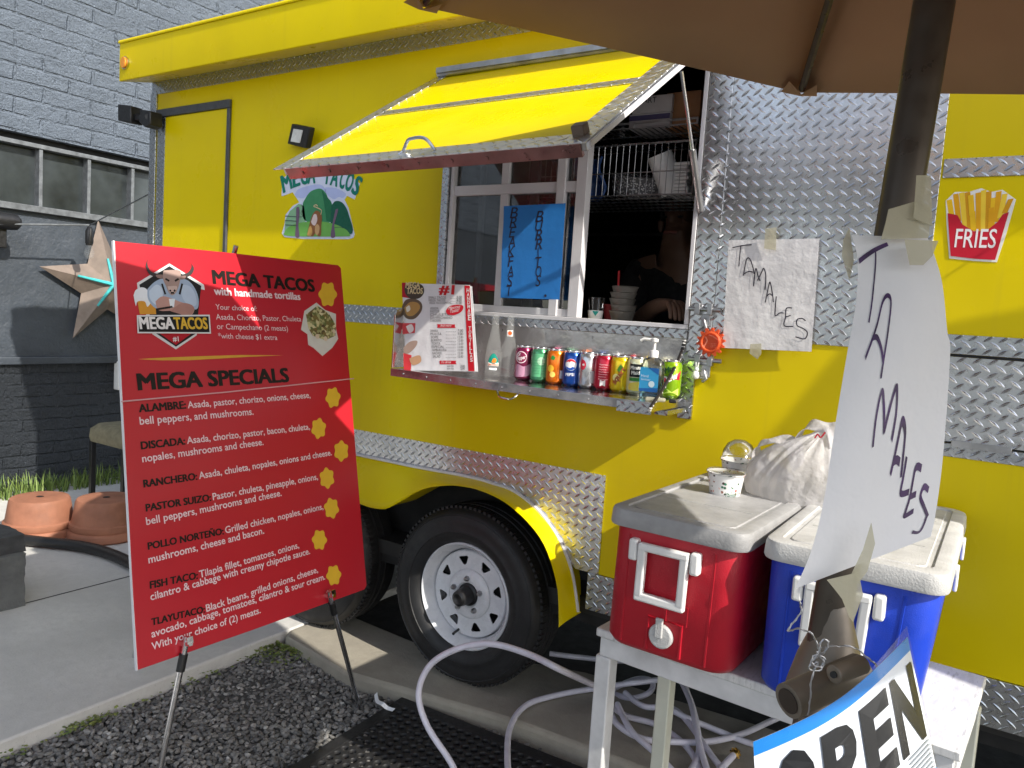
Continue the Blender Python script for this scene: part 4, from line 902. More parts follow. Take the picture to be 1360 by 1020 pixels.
for i, (x, y) in enumerate([(435, 391), (442, 528), (423, 569), (453, 599), (434, 635), (440, 675), (424, 717), (443, 764)]):
    r = 11.5 if i else 14; pts = []
    for k in range(40):
        t = 2 * math.pi * k / 40; q = r * (1 + .12 * math.cos(6 * t + i)); pts.append((x + q * .80 * math.cos(t), y + q * 1.12 * math.sin(t)))
    b = MB(); b.ppx(BO, pts, .001); b.build('yellow_splat', flat('e6b934', .5), mb, smooth=0)
b = MB(); b.ppx(BO, [(183, 477), (200, 476), (230, 474.5), (270, 473), (320, 471.5), (376, 472), (330, 474), (290, 476.3), (250, 478.5), (215, 478.6), (196, 477.8)], .001); b.build('gold_brush_line', flat('d6a43c', .5), mb, smooth=0)
b = MB(); b.tube([BO.p(*BO.px(160.5, 533.5), .003), BO.p(*BO.px(300, 521), .004), BO.p(*BO.px(469, 503), .003)], .0022, 6); b.build('tie_string', flat('d9a9ad'), mb)
# photo of a plate of food printed on the board
m, nt, bs = mat('printed_food'); c = coord(nt); vo = N(nt, 'ShaderNodeTexVoronoi'); vo.inputs['Scale'].default_value = 95; nt.links.new(c, vo.inputs['Vector'])
nt.links.new(ramp(nt, vo.outputs['Color'], [(0, hexc('3c2a20')), (.3, hexc('7d6a3a')), (.5, hexc('5a6b3a')), (.72, hexc('c9c08e')), (1, hexc('e6dcc0'))]), bs.inputs['Base Color']); bs.inputs['Roughness'].default_value = .4; MT['food'] = m
b = MB(); b.ppx(BO, [(404, 413), (420, 402), (432, 412), (446, 417), (446, 437), (449, 450), (441, 462), (428, 473), (416, 462), (409, 458), (408, 444), (399.5, 438)], .001); b.build('picture_plate', flat('d5d2cc'), mb, smooth=0)
b = MB(); b.ppx(BO, [(406, 418), (421, 406), (436, 416), (446, 432), (445, 446), (432, 452), (415, 446), (409, 436)], .0016); b.build('picture_food', MT['food'], mb, smooth=0)
b = MB()
for x, y, r in ((421, 447, 4.6), (432, 450, 4.6), (443, 440, 4)): u, v = BO.px(x, y); b.disc(BO, u, v, r * .0020, .002)
b.build('picture_onion', flat('d9c6ae'), mb, smooth=0)
# round-shouldered bull emblem on the shield
def L5(x, y): return (160 + x / 4.25, 330 + y / 4.25)
def em_(name, pts, h, w, sm=False): return decal(name, BO, pts, h, w, mb, sm, L5)
em_('shield', [(275, 85), (470, 205), (475, 235), (430, 225), (430, 490), (312, 570), (180, 485), (95, 225), (92, 195)], 'd7d7d7', .0010)
em_('shield', [(275, 100), (455, 212), (425, 480), (312, 555), (200, 480), (108, 215), (105, 205)], '1c1b1c', .0012)
em_('shield', [(220, 480), (400, 480), (312, 545)], 'b01324', .0014)
em_('beer_mug', [(92, 290), (195, 300), (200, 372), (108, 372)], 'd0912f', .0016); em_('beer_foam', [(72, 265), (85, 235), (120, 220), (150, 235), (155, 270), (170, 300), (150, 330), (135, 300), (95, 300), (85, 325)], 'e4e6ea', .0018, True)
em_('bull_shirt', [(150, 230), (190, 190), (240, 170), (340, 170), (390, 190), (425, 240), (440, 300), (425, 345), (350, 330), (280, 345), (200, 340), (155, 290)], '9fb0c6', .0020, True)
em_('bull_shirt', [(160, 240), (200, 205), (235, 230), (230, 300), (200, 320), (165, 285)], 'c0cede', .0022, True); em_('bull_shirt', [(345, 205), (390, 215), (420, 260), (425, 320), (380, 320), (345, 270)], 'b4c3d6', .0022, True)
em_('bull_arm', [(195, 300), (240, 270), (330, 300), (410, 330), (405, 370), (370, 388), (300, 355), (215, 350)], 'b98f84', .0024, True); em_('bull_arm', [(280, 355), (340, 310), (400, 320), (412, 350), (380, 385), (330, 370)], 'a87d73', .0026, True); em_('bull_wrap', [(270, 285), (305, 285), (300, 330), (280, 340)], 'dfe3e8', .0028)
em_('bull_horn', [(155, 52), (150, 90), (170, 130), (215, 145), (250, 150), (248, 165), (200, 162), (160, 145), (140, 100)], '3a3434', .0024, True); em_('bull_horn', [(385, 72), (400, 100), (380, 135), (340, 150), (330, 163), (365, 165), (400, 145), (412, 110)], '3a3434', .0024, True)
em_('bull_head', [(240, 125), (330, 125), (335, 170), (325, 215), (310, 250), (290, 265), (270, 250), (255, 215), (236, 170)], 'a38a82', .0030, True); em_('bull_head', [(262, 215), (315, 215), (306, 250), (290, 260), (273, 248)], 'c7aea4', .0032, True); em_('bull_ear', [(195, 150), (235, 150), (232, 170), (205, 166)], '8b726b', .0030, True); em_('bull_ear', [(335, 158), (365, 155), (360, 172), (335, 175)], '8b726b', .0030, True)
b = MB()
for s_ in ([(250, 172), (272, 185)], [(325, 172), (304, 185)], [(275, 235), (280, 244)], [(305, 235), (299, 244)], [(280, 252), (300, 252)], [(200, 345), (290, 330)], [(230, 200), (250, 260)], [(345, 200), (330, 260)]): b.strokepx(BO, [L5(*p) for p in s_], .006, .0036)
b.build('bull_outline', flat('1c1615'), mb, smooth=0)
em_('banner', [(88, 378), (500, 375), (507, 482), (92, 480)], 'dcdcdc', .0040); em_('banner', [(96, 386), (493, 384), (499, 474), (100, 472)], '141314', .0042)
b = MB(); b.textpx(BO, 'MEGA', L5(108, 455), L5(300, 455), bold=.03, h=.038, w=.0046); b.build('emblem_lettering', flat('e6e2e0'), mb, smooth=0)
b = MB(); b.textpx(BO, 'TACOS', L5(303, 455), L5(488, 455), bold=.03, h=.038, w=.0046); b.build('emblem_lettering', flat('d8ae3a'), mb, smooth=0)
b = MB(); b.textpx(BO, '#1', L5(292, 525), L5(325, 525), bold=.02, w=.0046); b.build('emblem_lettering', flat('e6dcdc'), mb, smooth=0)
# easel
ez = thing('easel', Vector((BQ[2].x, (BQ[2].y + BQ[3].y) / 2, -.06)), 'chrome telescopic easel with black leg clamps holding up the red menu board', 'easel')
up = BO.ey; foot_r = PZ(478, 941, -.055)
la = BO.p(*BO.px(241, 868), .012); lb = PZ(196, 1120, -.055); lb = la + (PD(213, 1020, (la - CAM).dot(FW) * .985) - la).normalized() * ((la.z + .055) / max(.05, -(PD(213, 1020, (la - CAM).dot(FW) * .985) - la).normalized().z))
ra = BO.p(*BO.px(437, 800), .012)
topc = BO.p((BO.px(152, 320)[0] + BO.px(452, 353)[0]) / 2, BO.px(300, 336)[1] + .04, -.03)
for (a, f_) in ((la, lb), (ra, foot_r)):
    t = (f_ - a).normalized(); b = MB(); b.tube([a - t * .0, a + t * .05], .0125, 12); b.build('leg_clamp', MT['black'], ez)
    b = MB(); b.tube([a - t * .05, f_], .0085, 12); b.tube([topc.lerp(a, 0.1), BO.p(*[BO.px(241, 868), BO.px(437, 800)][0 if f_ is lb else 1], -.03)], .0085, 12); b.build('leg', MT['chrome'], ez)
    b = MB(); b.bar(a - t * .03 - BO.n * .035, a - t * .03 + BO.n * .025, .012, .012); b.bar(a - t * .03 + BO.n * .022, a - t * .03 + BO.n * .022 + up * .02, .02, .004); b.build('support_peg', MT['chrome'], ez)
b = MB(); back = Vector((topc.x - .55, topc.y, -.0)); b.tube([topc, back], .0085, 12); b.build('leg', MT['chrome'], ez)

# ================================================================== ON THE COUNTER
# paper menu
q = PY(585, 490, -.20); pm = thing('paper_menu', q, 'white laminated paper menu with red side stripe standing at the left end of the counter', 'menu')
MF = Frame((0, -.248, 1.2415), (1, 0, .0), (0, .06, 1)); mc = [(534, 376), (624, 378.5), (631.5, 493), (539, 491.5)]
b = MB(); b.ppx(MF, mc, -.0012, .0012); b.ppx(MF, [(537, 377), (626, 380), (634, 493.6), (541, 492)], -.004, .0012); b.build('menu_sheet', MT['paper'], pm, smooth=0)
def S6(x, y): return (510 + x / 6.8, 360 + y / 6.8)
def md_(n, pts, h, w=.0008, sm=False): return decal(n, MF, pts, h, w, pm, sm, S6)
md_('red_stripe', [(727, 130), (777, 132), (818, 905), (762, 903)], 'cf1226'); md_('red_corner', [(162, 105), (200, 105), (260, 250), (165, 235)], 'b0182a')
md_('dark_roundel', [(195, 118), (300, 108), (355, 140), (360, 200), (320, 245), (250, 252), (200, 215), (185, 160)], '4a4238', .0011, True)
md_('picture_plate', [(165, 320), (200, 260), (280, 250), (340, 290), (340, 360), (280, 430), (210, 430), (170, 380)], '6b5a48', .0011, True); md_('picture_food', [(185, 330), (240, 280), (310, 290), (325, 340), (270, 400), (210, 400)], 'b88f52', .0014, True); md_('picture_food', [(200, 330), (230, 310), (240, 350), (210, 370)], 'e8dfcc', .0017, True)
md_('red_patch', [(162, 470), (285, 470), (280, 560), (170, 570)], 'd84a50'); md_('picture_plate', [(200, 500), (250, 480), (270, 530), (230, 560)], 'f2e4e0', .0011, True); md_('picture_food', [(180, 690), (230, 640), (300, 630), (290, 680), (230, 740), (185, 740)], 'b49a8c', .0011, True); md_('red_patch', [(176, 740), (250, 760), (245, 890), (180, 893)], 'd9373f'); md_('picture_food', [(230, 790), (320, 760), (335, 820), (260, 850)], 'cfa27c', .0014, True)
md_('red_ribbon', [(478, 480), (645, 482), (640, 497), (650, 514), (480, 512), (486, 496)], 'd01c2e'); md_('red_ribbon', [(503, 808), (655, 810), (648, 825), (658, 842), (505, 842)], 'd01c2e')
md_('red_oval', [(560, 360), (590, 320), (650, 304), (710, 310), (716, 340), (690, 375), (630, 398), (575, 390)], 'd01c2e', .0011, True)
b = MB(); b.textpx(MF, 'MEGA', S6(198, 152), S6(325, 152), bold=.03, h=.022, w=.0016); b.textpx(MF, 'TACOS', S6(208, 205), S6(350, 205), bold=.03, h=.022, w=.0016); b.build('header_lettering', flat('d8c79a'), pm, smooth=0)
b = MB(); b.textpx(MF, '#1', S6(500, 205), S6(628, 210), bold=.06, h=.034, w=.0012); b.build('number_mark', flat('cf1a22'), pm, smooth=0)
b = MB(); b.textpx(MF, 'SMALL TACOS', S6(402, 250), S6(560, 250)); b.textpx(MF, 'MEGA TACOS', S6(405, 276), S6(555, 274)); b.textpx(MF, 'MEGA TACO ESPECIAL', S6(412, 298), S6(610, 295))
for y, wd, s_ in ((348, 75, 'ASADA'), (376, 85, 'PASTOR'), (404, 175, 'CHULETA'), (432, 200, 'CAMPECHANO'), (458, 95, 'CHICKEN')): b.textpx(MF, s_, S6(418, y), S6(418 + wd, y), h=.0095)
for k, y in enumerate(range(550, 790, 29)): b.textpx(MF, ('QUESADILLA', 'MULITA', 'SOPE', 'BURRITO', 'TORTA', 'ESPECIAL', 'HAMBURGUESA', 'NACHOS', 'SALAD')[k % 9], S6(418 + k * 3, y), S6((470, 500, 470, 500, 490, 525, 545, 500, 490)[k % 9] + 20, y), h=.0095); b.textpx(MF, '......', S6(560, y), S6(650, y), h=.010)
for y in (250, 276, 298): b.textpx(MF, '.....', S6(600, y), S6(645, y), h=.01); b.textpx(MF, ('3.00', '4.00', '11.00')[(250, 276, 298).index(y)], S6(655, y), S6(704, y))
for k, y in enumerate(range(550, 790, 29)): b.textpx(MF, ('7.00', '9.00', '12.00')[min(2, k)], S6(668, y), S6(716, y))
for y in (868, 890): b.textpx(MF, 'WATER', S6(570, y), S6(632, y)); b.textpx(MF, '2.00', S6(692, y), S6(732, y))
b.build('small_lettering', flat('4a4648'), pm, smooth=0)
b = MB()
for ch, y in zip('HANDMADE', range(192, 460, 36)): b.textpx(MF, ch, S6(747 + (y - 192) * .052, y), S6(772 + (y - 192) * .052, y), w=.0014, bold=.02)
for ch, y in zip('TORTILLAS', range(530, 830, 36)): b.textpx(MF, ch, S6(764 + (y - 530) * .052, y), S6((789 if ch != 'I' else 775) + (y - 530) * .052, y), w=.0014, bold=.02, h=.012)
b.textpx(MF, 'Mexican', S6(585, 350), S6(690, 332), w=.0016, shear=.3); b.textpx(MF, 'Taste!', S6(600, 380), S6(685, 362), w=.0016, shear=.3); b.textpx(MF, 'And more', S6(508, 503), S6(610, 503), w=.0014, shear=.3); b.textpx(MF, 'To drink', S6(520, 833), S6(610, 833), w=.0014, shear=.3); b.build('white_lettering', flat('f6ecec'), pm, smooth=0)
# cans
CY = -.105
def can(x_px, y_px, name_lab, body, art, y=CY, group='soda cans lined up on the counter', tint2=None):
    p = PY(x_px, y_px, y); base = Vector((p.x, y, shz(p.x) + .0006)); t = thing('soda_can', base, name_lab, 'soda can', group)
    b = MB(); b.lathe(base, [(.018, .004), (.024, .0), (.0255, .002), (.0305, .009), (.033, .016), (.033, .103), (.0315, .108), (.0275, .1155)], 40, 'Z', True); b.build('can_body', body, t, smooth=40)
    b = MB(); b.lathe(base, [(.0275, .1155), (.0285, .1195), (.0278, .1215), (.0262, .1205), (.0250, .116), (.001, .116)], 40, 'Z', False); b.disc(Frame(base + Vector((0, -.004, .1165)), (1, 0, 0), (0, 1, 0)), 0, 0, .009, 0, .0012, 12); b.build('can_lid', MT['chrome'], t, smooth=40)
    b = MB(); b.lathe(base, [(.0305, .009), (.0255, .002), (.0240, .0), (.0235, .002)], 40, 'Z', False); b.build('can_base', MT['chrome'], t, smooth=40)
    th = math.atan2(CAM.y - base.y, CAM.x - base.x); CF = Cyl(base, .0332, th); art(t, CF)
    return t
def canm(n, c, metal=.55): m, nt, b = mat(n); b.inputs['Base Color'].default_value = (*c, 1); b.inputs['Metallic'].default_value = metal; b.inputs['Roughness'].default_value = .24; b.inputs['Coat Weight'].default_value = .4; return m
def cpatch(t, CF, n, pts, h, w=.0004, sm=True):
    q = [Vector((a, c)) for a, c in pts]; q = smooth2(q + [q[0]], 4)[:-1] if sm else q
    c_ = sum(q, Vector((0, 0))) / len(q); b = MB(); rings = [[CF.p(c_.x + (a.x - c_.x) * f_, c_.y + (a.y - c_.y) * f_, w) for a in q] for f_ in (1, .8, .6, .4, .2, .01)]
    b.loft(rings, False); b.build(n, flat(h, .3), t, smooth=60)
def band(t, CF, n, v0, v1, u0, u1, h, w=.0003): b = MB(); b.grid(lambda s_, r: CF.p(u0 + (u1 - u0) * s_, v0 + (v1 - v0) * r, w), 14, 1); b.build(n, flat(h, .3), t, smooth=60)
def ctext(t, CF, s_, a, c, h, hh, w=.0008, bold=.02, shear=0): b = MB(); b.text(CF, s_, a, c, w=w, bold=bold, h=hh, shear=shear); b.build('lettering', flat(h, .35), t, smooth=0)
def circ_(u, v, r, n=20, a0=0, a1=2 * math.pi): return [(u + r * math.cos(a0 + (a1 - a0) * i / n), v + r * math.sin(a0 + (a1 - a0) * i / n)) for i in range(n)]
def a_pepper(t, CF):
    cpatch(t, CF, 'oval', circ_(-.012, .082, .021), 'e9d7de', .0004); cpatch(t, CF, 'oval', circ_(-.012, .082, .018), '7d1d45', .0007)
    ctext(t, CF, 'Dr', (-.026, .084), (-.012, .088), 'f2e6ea', .012, .0011, shear=.3); ctext(t, CF, 'Pepper', (-.028, .070), (.006, .078), 'f2e6ea', .014, .0011, shear=.3); cpatch(t, CF, 'swoosh', [(-.03, .012), (.02, .02), (.028, .06), (.0, .05), (-.028, .056)], 'b98aa4', .0004)
def a_green(t, CF): band(t, CF, 'label_band', .02, .10, -.03, .03, '5fae7f'); cpatch(t, CF, 'dot', circ_(.004, .075, .014), 'a9d4b4', .0006); [ctext(t, CF, '--- --', (-.02, .03 + .009 * k), (.02, .03 + .009 * k), '2c6b4a', .006, .0008) for k in range(6)]
def a_orange(t, CF): cpatch(t, CF, 'fruit', circ_(-.018, .055, .012), 'f6c33a'); cpatch(t, CF, 'leaf', [(-.02, .088), (-.008, .084), (-.004, .094), (-.014, .1)], '2f8f3d'); cpatch(t, CF, 'fruit', circ_(-.01, .035, .010), 'ffd870'); cpatch(t, CF, 'barcode', [(.016, .022), (.028, .022), (.028, .05), (.016, .05)], 'eceff2', .0004, False)
def a_blue(t, CF):
    c = (-.006, .075); cpatch(t, CF, 'roundel', circ_(*c, .020), 'eef0f5', .0004, False); cpatch(t, CF, 'roundel', circ_(*c, .019, 16, .35, 2.9) + [(c[0] - .006, c[1] + .008)], 'd8323f', .0007, False); cpatch(t, CF, 'roundel', circ_(*c, .019, 16, 3.5, 5.9) + [(c[0] + .008, c[1] - .006)], '1c4fa8', .0007, False); ctext(t, CF, 'PEPSI', (-.022, .036), (.008, .038), 'f0f2f8', .010)
def a_silver(t, CF): cpatch(t, CF, 'mark', [(-.03, .07), (-.018, .062), (-.008, .075), (-.012, .092), (-.026, .096)], 'd1304a'); ctext(t, CF, 'e', (-.02, .076), (-.012, .078), 'f2f2f2', .010); band(t, CF, 'label_band', .02, .06, .006, .028, 'b7bcc2')
def a_red(t, CF): [ctext(t, CF, 'Nutrition', (-.018, .085 - .008 * k), (.014 - (k % 3) * .004, .085 - .008 * k), 'f0d5da', .004, .0005, .0) for k in range(7)]; cpatch(t, CF, 'barcode', [(-.012, .016), (.006, .016), (.006, .036), (-.012, .036)], 'e9e3e4', .0004, False); cpatch(t, CF, 'ribbon', [(.02, .02), (.028, .05), (.024, .1), (.03, .1), (.034, .05), (.028, .02)], 'f2eef0')
def a_yellow(t, CF): ctext(t, CF, 'squirt', (-.014, .026), (.018, .078), 'a2522c', .020, .0012, .03, .2); cpatch(t, CF, 'leaf', [(-.012, .074), (.0, .066), (.010, .080), (-.002, .092)], '58a53a'); cpatch(t, CF, 'fruit', circ_(-.014, .05, .012), 'f6ee9c')
def a_white(t, CF):
    band(t, CF, 'label_band', .058, .10, -.026, .016, '1d2022'); ctext(t, CF, 'Minute', (-.022, .082), (.012, .084), 'f1f1ea', .012, .0008, .03); ctext(t, CF, 'Maid', (-.018, .066), (.008, .067), 'f1f1ea', .012, .0008, .03); band(t, CF, 'label_band', .045, .056, -.026, .016, '3c8a3e'); cpatch(t, CF, 'fruit', [(-.026, .016), (.0, .014), (.024, .022), (.018, .04), (-.006, .042), (-.026, .034)], 'f2d75a')
def a_lime(t, CF): cpatch(t, CF, 'flash', [(-.03, .03), (.03, .06), (.034, .09), (.0, .075), (-.03, .064)], 'c3213c', .0004, False); ctext(t, CF, 'Mtn', (-.02, .078), (.012, .092), '2c5a2c', .018, .0009, .03, .3); ctext(t, CF, 'Dew', (-.024, .044), (.024, .068), 'f1f4f0', .022, .0011, .04, .3); cpatch(t, CF, 'splash', [(-.03, .012), (-.01, .03), (.01, .018), (.028, .034), (.03, .01)], 'd8f070', .0004, False)
can(696, 482, 'maroon soda can with a white oval, first in the row after the glass bottles', canm('maroon_can', hexc('8a2450')), a_pepper)
can(717, 485, 'pale green soda can between the maroon can and the orange can', canm('green_can', hexc('4f9a70')), a_green)
can(738, 487, 'orange soda can with fruit printed on it, between the green and blue cans', canm('orange_can', hexc('f07a14')), a_orange)
can(760, 489, 'blue soda can with a red, white and blue roundel', canm('blue_can', hexc('1a4aa0')), a_blue)
can(781, 491, 'silver soda can between the blue can and the red can', canm('silver_can', (.62, .63, .65), .9), a_silver)
can(802.5, 493, 'red soda can with small white print, left of the yellow can', canm('red_can', hexc('c0203c')), a_red)
can(824, 495, 'yellow soda can with slanted brown lettering', canm('yellow_can', hexc('f2cf14')), a_yellow)
can(846, 498, 'pale yellow and white lemonade can with a black label beside the sanitizer', canm('white_can', hexc('dfe0bc'), .4), a_white)
lc = can(891, 505, 'lime green soda can with a red flash behind the rope at the counter end', canm('lime_can', hexc('9ccc1e')), a_lime, -.07)
# glass bottles
def bottle(x, y, Y, lab, art):
    p = PY(x, y, Y); base = Vector((p.x, Y, shz(p.x) + .0006)); t = thing('glass_bottle', base, lab, 'glass bottle', 'empty glass bottles on the counter')
    b = MB(); b.lathe(base, [(.001, .004), (.027, .0), (.030, .005), (.030, .075), (.0285, .10), (.022, .135), (.0155, .165), (.0125, .20), (.0125, .212), (.0145, .214), (.0145, .222), (.011, .224)], 32, 'Z', False); b.lathe(base, [(.001, .009), (.0275, .008), (.0275, .075), (.026, .10), (.0195, .135), (.0132, .165), (.0105, .20), (.0105, .224)], 32, 'Z', False); b.build('bottle_glass', MT['bottle_glass'], t, smooth=60, recalc=False)
    th = math.atan2(CAM.y - base.y, CAM.x - base.x); art(t, Cyl(base, .0304, th), Cyl(base, .0155, th))
def b1(t, C1, C2):
    cpatch(t, C1, 'label_print', [(-.016, .048), (.016, .048), (.018, .060), (.010, .078), (.0, .086), (-.010, .078), (-.018, .060)], '12897a', .0004); cpatch(t, C1, 'label_print', [(-.02, .040), (.02, .040), (.02, .054), (-.02, .054)], 'eceae4', .0007, False); cpatch(t, C1, 'label_print', [(-.006, .054), (.008, .054), (.010, .066), (.0, .068)], 'ee7d25', .0009); ctext(t, C1, 'Jarritos', (-.018, .043), (.018, .043), 'd05a1e', .009, .0011)
    cpatch(t, C1, 'label_print', [(-.014, .026), (.014, .026), (.014, .034), (-.014, .034)], 'dfe7ea', .0004, False)
def b2(t, C1, C2): cpatch(t, C2, 'label_print', [(-.010, .150), (.010, .150), (.010, .172), (-.010, .172)], 'ece6e0', .0012, False); cpatch(t, C2, 'label_print', circ_(0, .162, .007), 'ea5a1e', .0016)
bottle(657, 450, -.13, 'clear glass bottle with a teal and orange printed label beside the paper menu', b1); bottle(677, 450, -.11, 'clear glass bottle with a small orange neck label, right of the teal-label bottle', b2)
# pump bottle
p = PY(866, 500, -.165); base = Vector((p.x, -.165, shz(p.x) + .0006)); pbt = thing('pump_bottle', base, 'clear hand sanitizer bottle with blue label and white pump, standing in front of the cans', 'pump bottle')
b = MB()
def orect(wd, dp, z, n=28): return [base + Vector((wd * math.copysign(abs(math.cos(a)) ** .7, math.cos(a)), dp * math.copysign(abs(math.sin(a)) ** .7, math.sin(a)), z)) for a in [2 * math.pi * i / n for i in range(n)]]
b.loft([orect(.036, .021, 0), orect(.038, .023, .006), orect(.038, .023, .10), orect(.034, .021, .116), orect(.018, .016, .126), orect(.012, .012, .13)]); b.build('bottle_body', MT['clear'], pbt, smooth=50)
b = MB(); b.loft([orect(.0345, .0195, .004), orect(.0345, .0195, .098)]); b.build('gel', clear('blue_gel', (.55, .78, .90), .04), pbt, smooth=50)
GF = Frame(base + Vector((0, -.0235, 0)), (1, 0, 0), (0, 0, 1)); b = MB(); b.rect(GF, -.031, .022, .031, .096, 0, .0004); b.build('label', flat('3aa2d8', .35), pbt, smooth=0)
b = MB(); b.poly(GF, [(-.031, .022), (.031, .022), (.031, .036), (-.031, .030)], .0007); b.poly(GF, [(-.005, .096), (.031, .096), (.031, .076)], .0007); b.build('label_stripe', flat('2365ae', .35), pbt, smooth=0)
b = MB(); b.text(GF, 'Hand', (-.026, .066), (-.002, .066), w=.0009); b.text(GF, 'Sanitizer', (-.026, .056), (.006, .056), w=.0009); b.disc(GF, .010, .046, .010, .0009); b.build('lettering', flat('d5ecf6'), pbt, smooth=0)
b = MB(); b.lathe(base, [(.014, .128), (.0145, .145), (.012, .15), (.005, .151), (.0045, .176), (.011, .177), (.011, .186), (.001, .189)], 20, 'Z', False); b.tube([base + Vector((0, 0, .182)), base + Vector((-.034, -.006, .184)), base + Vector((-.044, -.008, .178))], .0045, 8); b.build('pump', MT['white_plastic'], pbt)
# small scoop lying at the counter end
p = PY(868, 541, -.24); zz = shz(p.x); sc = thing('plastic_tag', Vector((p.x, -.24, zz)), 'small translucent white tag lying at the right end of the counter', 'tag'); b = MB(); b.box((p.x + .004, -.24, zz + .007), (.06, .03, .011), Matrix.Rotation(.35, 3, 'Z')); b.build('tag_body', MT['tape'], sc, bevel=.004); b = MB(); b.box((p.x + .052, -.222, zz + .007), (.022, .026, .012), Matrix.Rotation(.35, 3, 'Z')); b.build('tag_clip', MT['black'], sc, bevel=.003)
# orange sun ornament
OF = Frame((0, -.035, 0), (1, 0, 0), (0, 0, 1)); u, v = OF.px(944, 454.5); og = thing('sun_ornament', OF.p(u, v), 'translucent orange plastic sun ornament hanging by the window latch', 'ornament')
pts = []
for k in range(56):
    r = .046 if k % 4 in (1, 2) else .036; a = 2 * math.pi * k / 56; pts.append((u + r * math.cos(a), v + r * math.sin(a)))
b = MB(); b.poly(OF, pts, -.006, .010); b.lathe(OF.p(u, v), [(.034, -.004), (.030, -.012), (.027, -.012), (.024, -.006)], 32, 'Y', False); b.build('sun_disc', MT['orange'], og, smooth=40)
b = MB(); b.strokepx(OF, [(936, 446), (940, 452), (936, 462), (943, 468)], .004, .006); b.strokepx(OF, [(941, 444), (948, 447), (955, 452)], .004, .006)
for i in range(4):
    for j in range(3): b.disc(OF, u + .004 + i * .005, v - .004 - j * .005, .0014, .006, 0, 8)
b.build('face_relief', flat('ff9a78', .4), og, smooth=0); b = MB(); b.tube([OF.p(u, v + .036, .0), OF.p(u - .004, v + .062, .0)], .001, 6); b.build('hanger', MT['steel_dull'], og)
# little white rabbit clip
u, v = OF.px(924, 494); rb = thing('rabbit_charm', OF.p(u, v), 'tiny white rabbit-shaped charm hanging below the lower latch', 'charm'); b = MB(); b.lathe(OF.p(u, v - .012), [(.001, -.012), (.010, -.008), (.0125, 0), (.010, .010), (.006, .016)], 14); b.lathe(OF.p(u + .002, v + .008), [(.001, -.007), (.007, -.003), (.0075, .003), (.001, .009)], 12); b.tube([OF.p(u, v + .014), OF.p(u - .002, v + .032)], .0028, 8); b.tube([OF.p(u + .004, v + .014), OF.p(u + .007, v + .031)], .0028, 8); b.build('rabbit_body', MT['white_plastic'], rb, smooth=60)
# ================================================================== INSIDE THE WINDOW
def IY(x, y, Y): return PY(x, y, Y)
rk = sub('wire_rack', None, tr); ry = .14
b = MB(); r_ = .0028
A0, A1 = PY(772, 190, ry), PY(912, 188, ry); zt = PY(850, 191, ry).z; zb = PY(850, 259, ry).z; xa, xb = -1.62, PY(922, 220, ry).x; dy = .36
for z in (zt, (zt + zb) / 2 - .01): b.tube([(xa, ry, z), (xb, ry, z)], r_ * (1.4 if z == zt else .8), 6)
n = 27
for i in range(n + 1):
    x = xa + (xb - xa) * i / n; b.tube([(x, ry, zt), (x, ry, zb), (x, ry + dy, zb - .004)], r_ * .55, 5)
for k in range(6): b.tube([(xa, ry + dy * k / 5, zb), (xb, ry + dy * k / 5, zb)], r_, 6)
for x in (xa, xb): b.tube([(x, ry, zt), (x, ry + dy, zt), (x, ry + dy, zb)], r_, 6)
zu = PY(850, 183, ry).z + .035; zr = PY(860, 166, ry).z
for k in range(4): b.tube([(xa, ry + dy * k / 3, zu), (xb, ry + dy * k / 3, zu)], r_, 6)
for i in range(n + 1): x = xa + (xb - xa) * i / n; b.tube([(x, ry, zu), (x, ry + dy, zu)], r_ * .7, 5)
b.tube([(xa, ry, zr + .01), (xb, ry, zr + .01)], r_ * 1.5, 6)
for x in (xa, -1.2, xb): b.tube([(x, ry, zu), (x, ry, zr + .01)], r_ * 2.2, 6)
b.build('rack_wire', MT['steel_dull'], rk)
b = MB()
for x in (xa, xb): b.bar((x, ry + dy, zb - .02), (x, ry + dy, 2.66), .02, .02)
b.build('rack_post', MT['steel_dull'], rk)
# window-side items on the rack
p = PY(878, 205, ry + .12); tw = thing('paper_towel_roll', (p.x, ry + .14, zb + .004), 'white paper towel roll leaning in the wire basket', 'paper towel roll'); b = MB(); ax0 = PY(876, 205, ry + .05); t = Vector((.35, .35, -1)).normalized(); L = (ax0.z - zb - .02) / -t.z
prof = [ax0, ax0 + t * L]; b.tube(prof, .045, 28, False); b.tube(prof, .018, 16, False)
def ringface(b, c, t, r0, r1, n=28):
    a = t.orthogonal().normalized(); c2 = t.cross(a); v = [c + (a * math.cos(2 * math.pi * i / n) + c2 * math.sin(2 * math.pi * i / n)) * r for r in (r0, r1) for i in range(n)]; b.add(v, [(i, (i + 1) % n, n + (i + 1) % n, n + i) for i in range(n)])
ringface(b, prof[0], t, .018, .045); b.build('towel_roll', MT['white_plastic'], tw); b = MB(); b.tube([prof[0] - t * .0006, prof[1]], .0175, 16, False); b.build('roll_core', MT['kraft'], tw)
m, nt, bs = mat('patterned_paper'); vo = N(nt, 'ShaderNodeTexVoronoi'); vo.inputs['Scale'].default_value = 130; nt.links.new(coord(nt), vo.inputs['Vector']); nt.links.new(ramp(nt, vo.outputs['Distance'], [(.25, (.7, .7, .7)), (.45, (.12, .12, .13))]), bs.inputs['Base Color'])
p = PY(852, 240, ry + .16); bw = thing('paper_bowl_stack', (p.x, ry + .16, zb + .005), 'stack of black and white patterned paper bowls in the wire basket', 'bowl stack'); b = MB(); Rm = Matrix.Rotation(.2, 3, 'X') @ Matrix.Rotation(.12, 3, 'Y'); c = Vector((p.x, ry + .16, zb + .02))
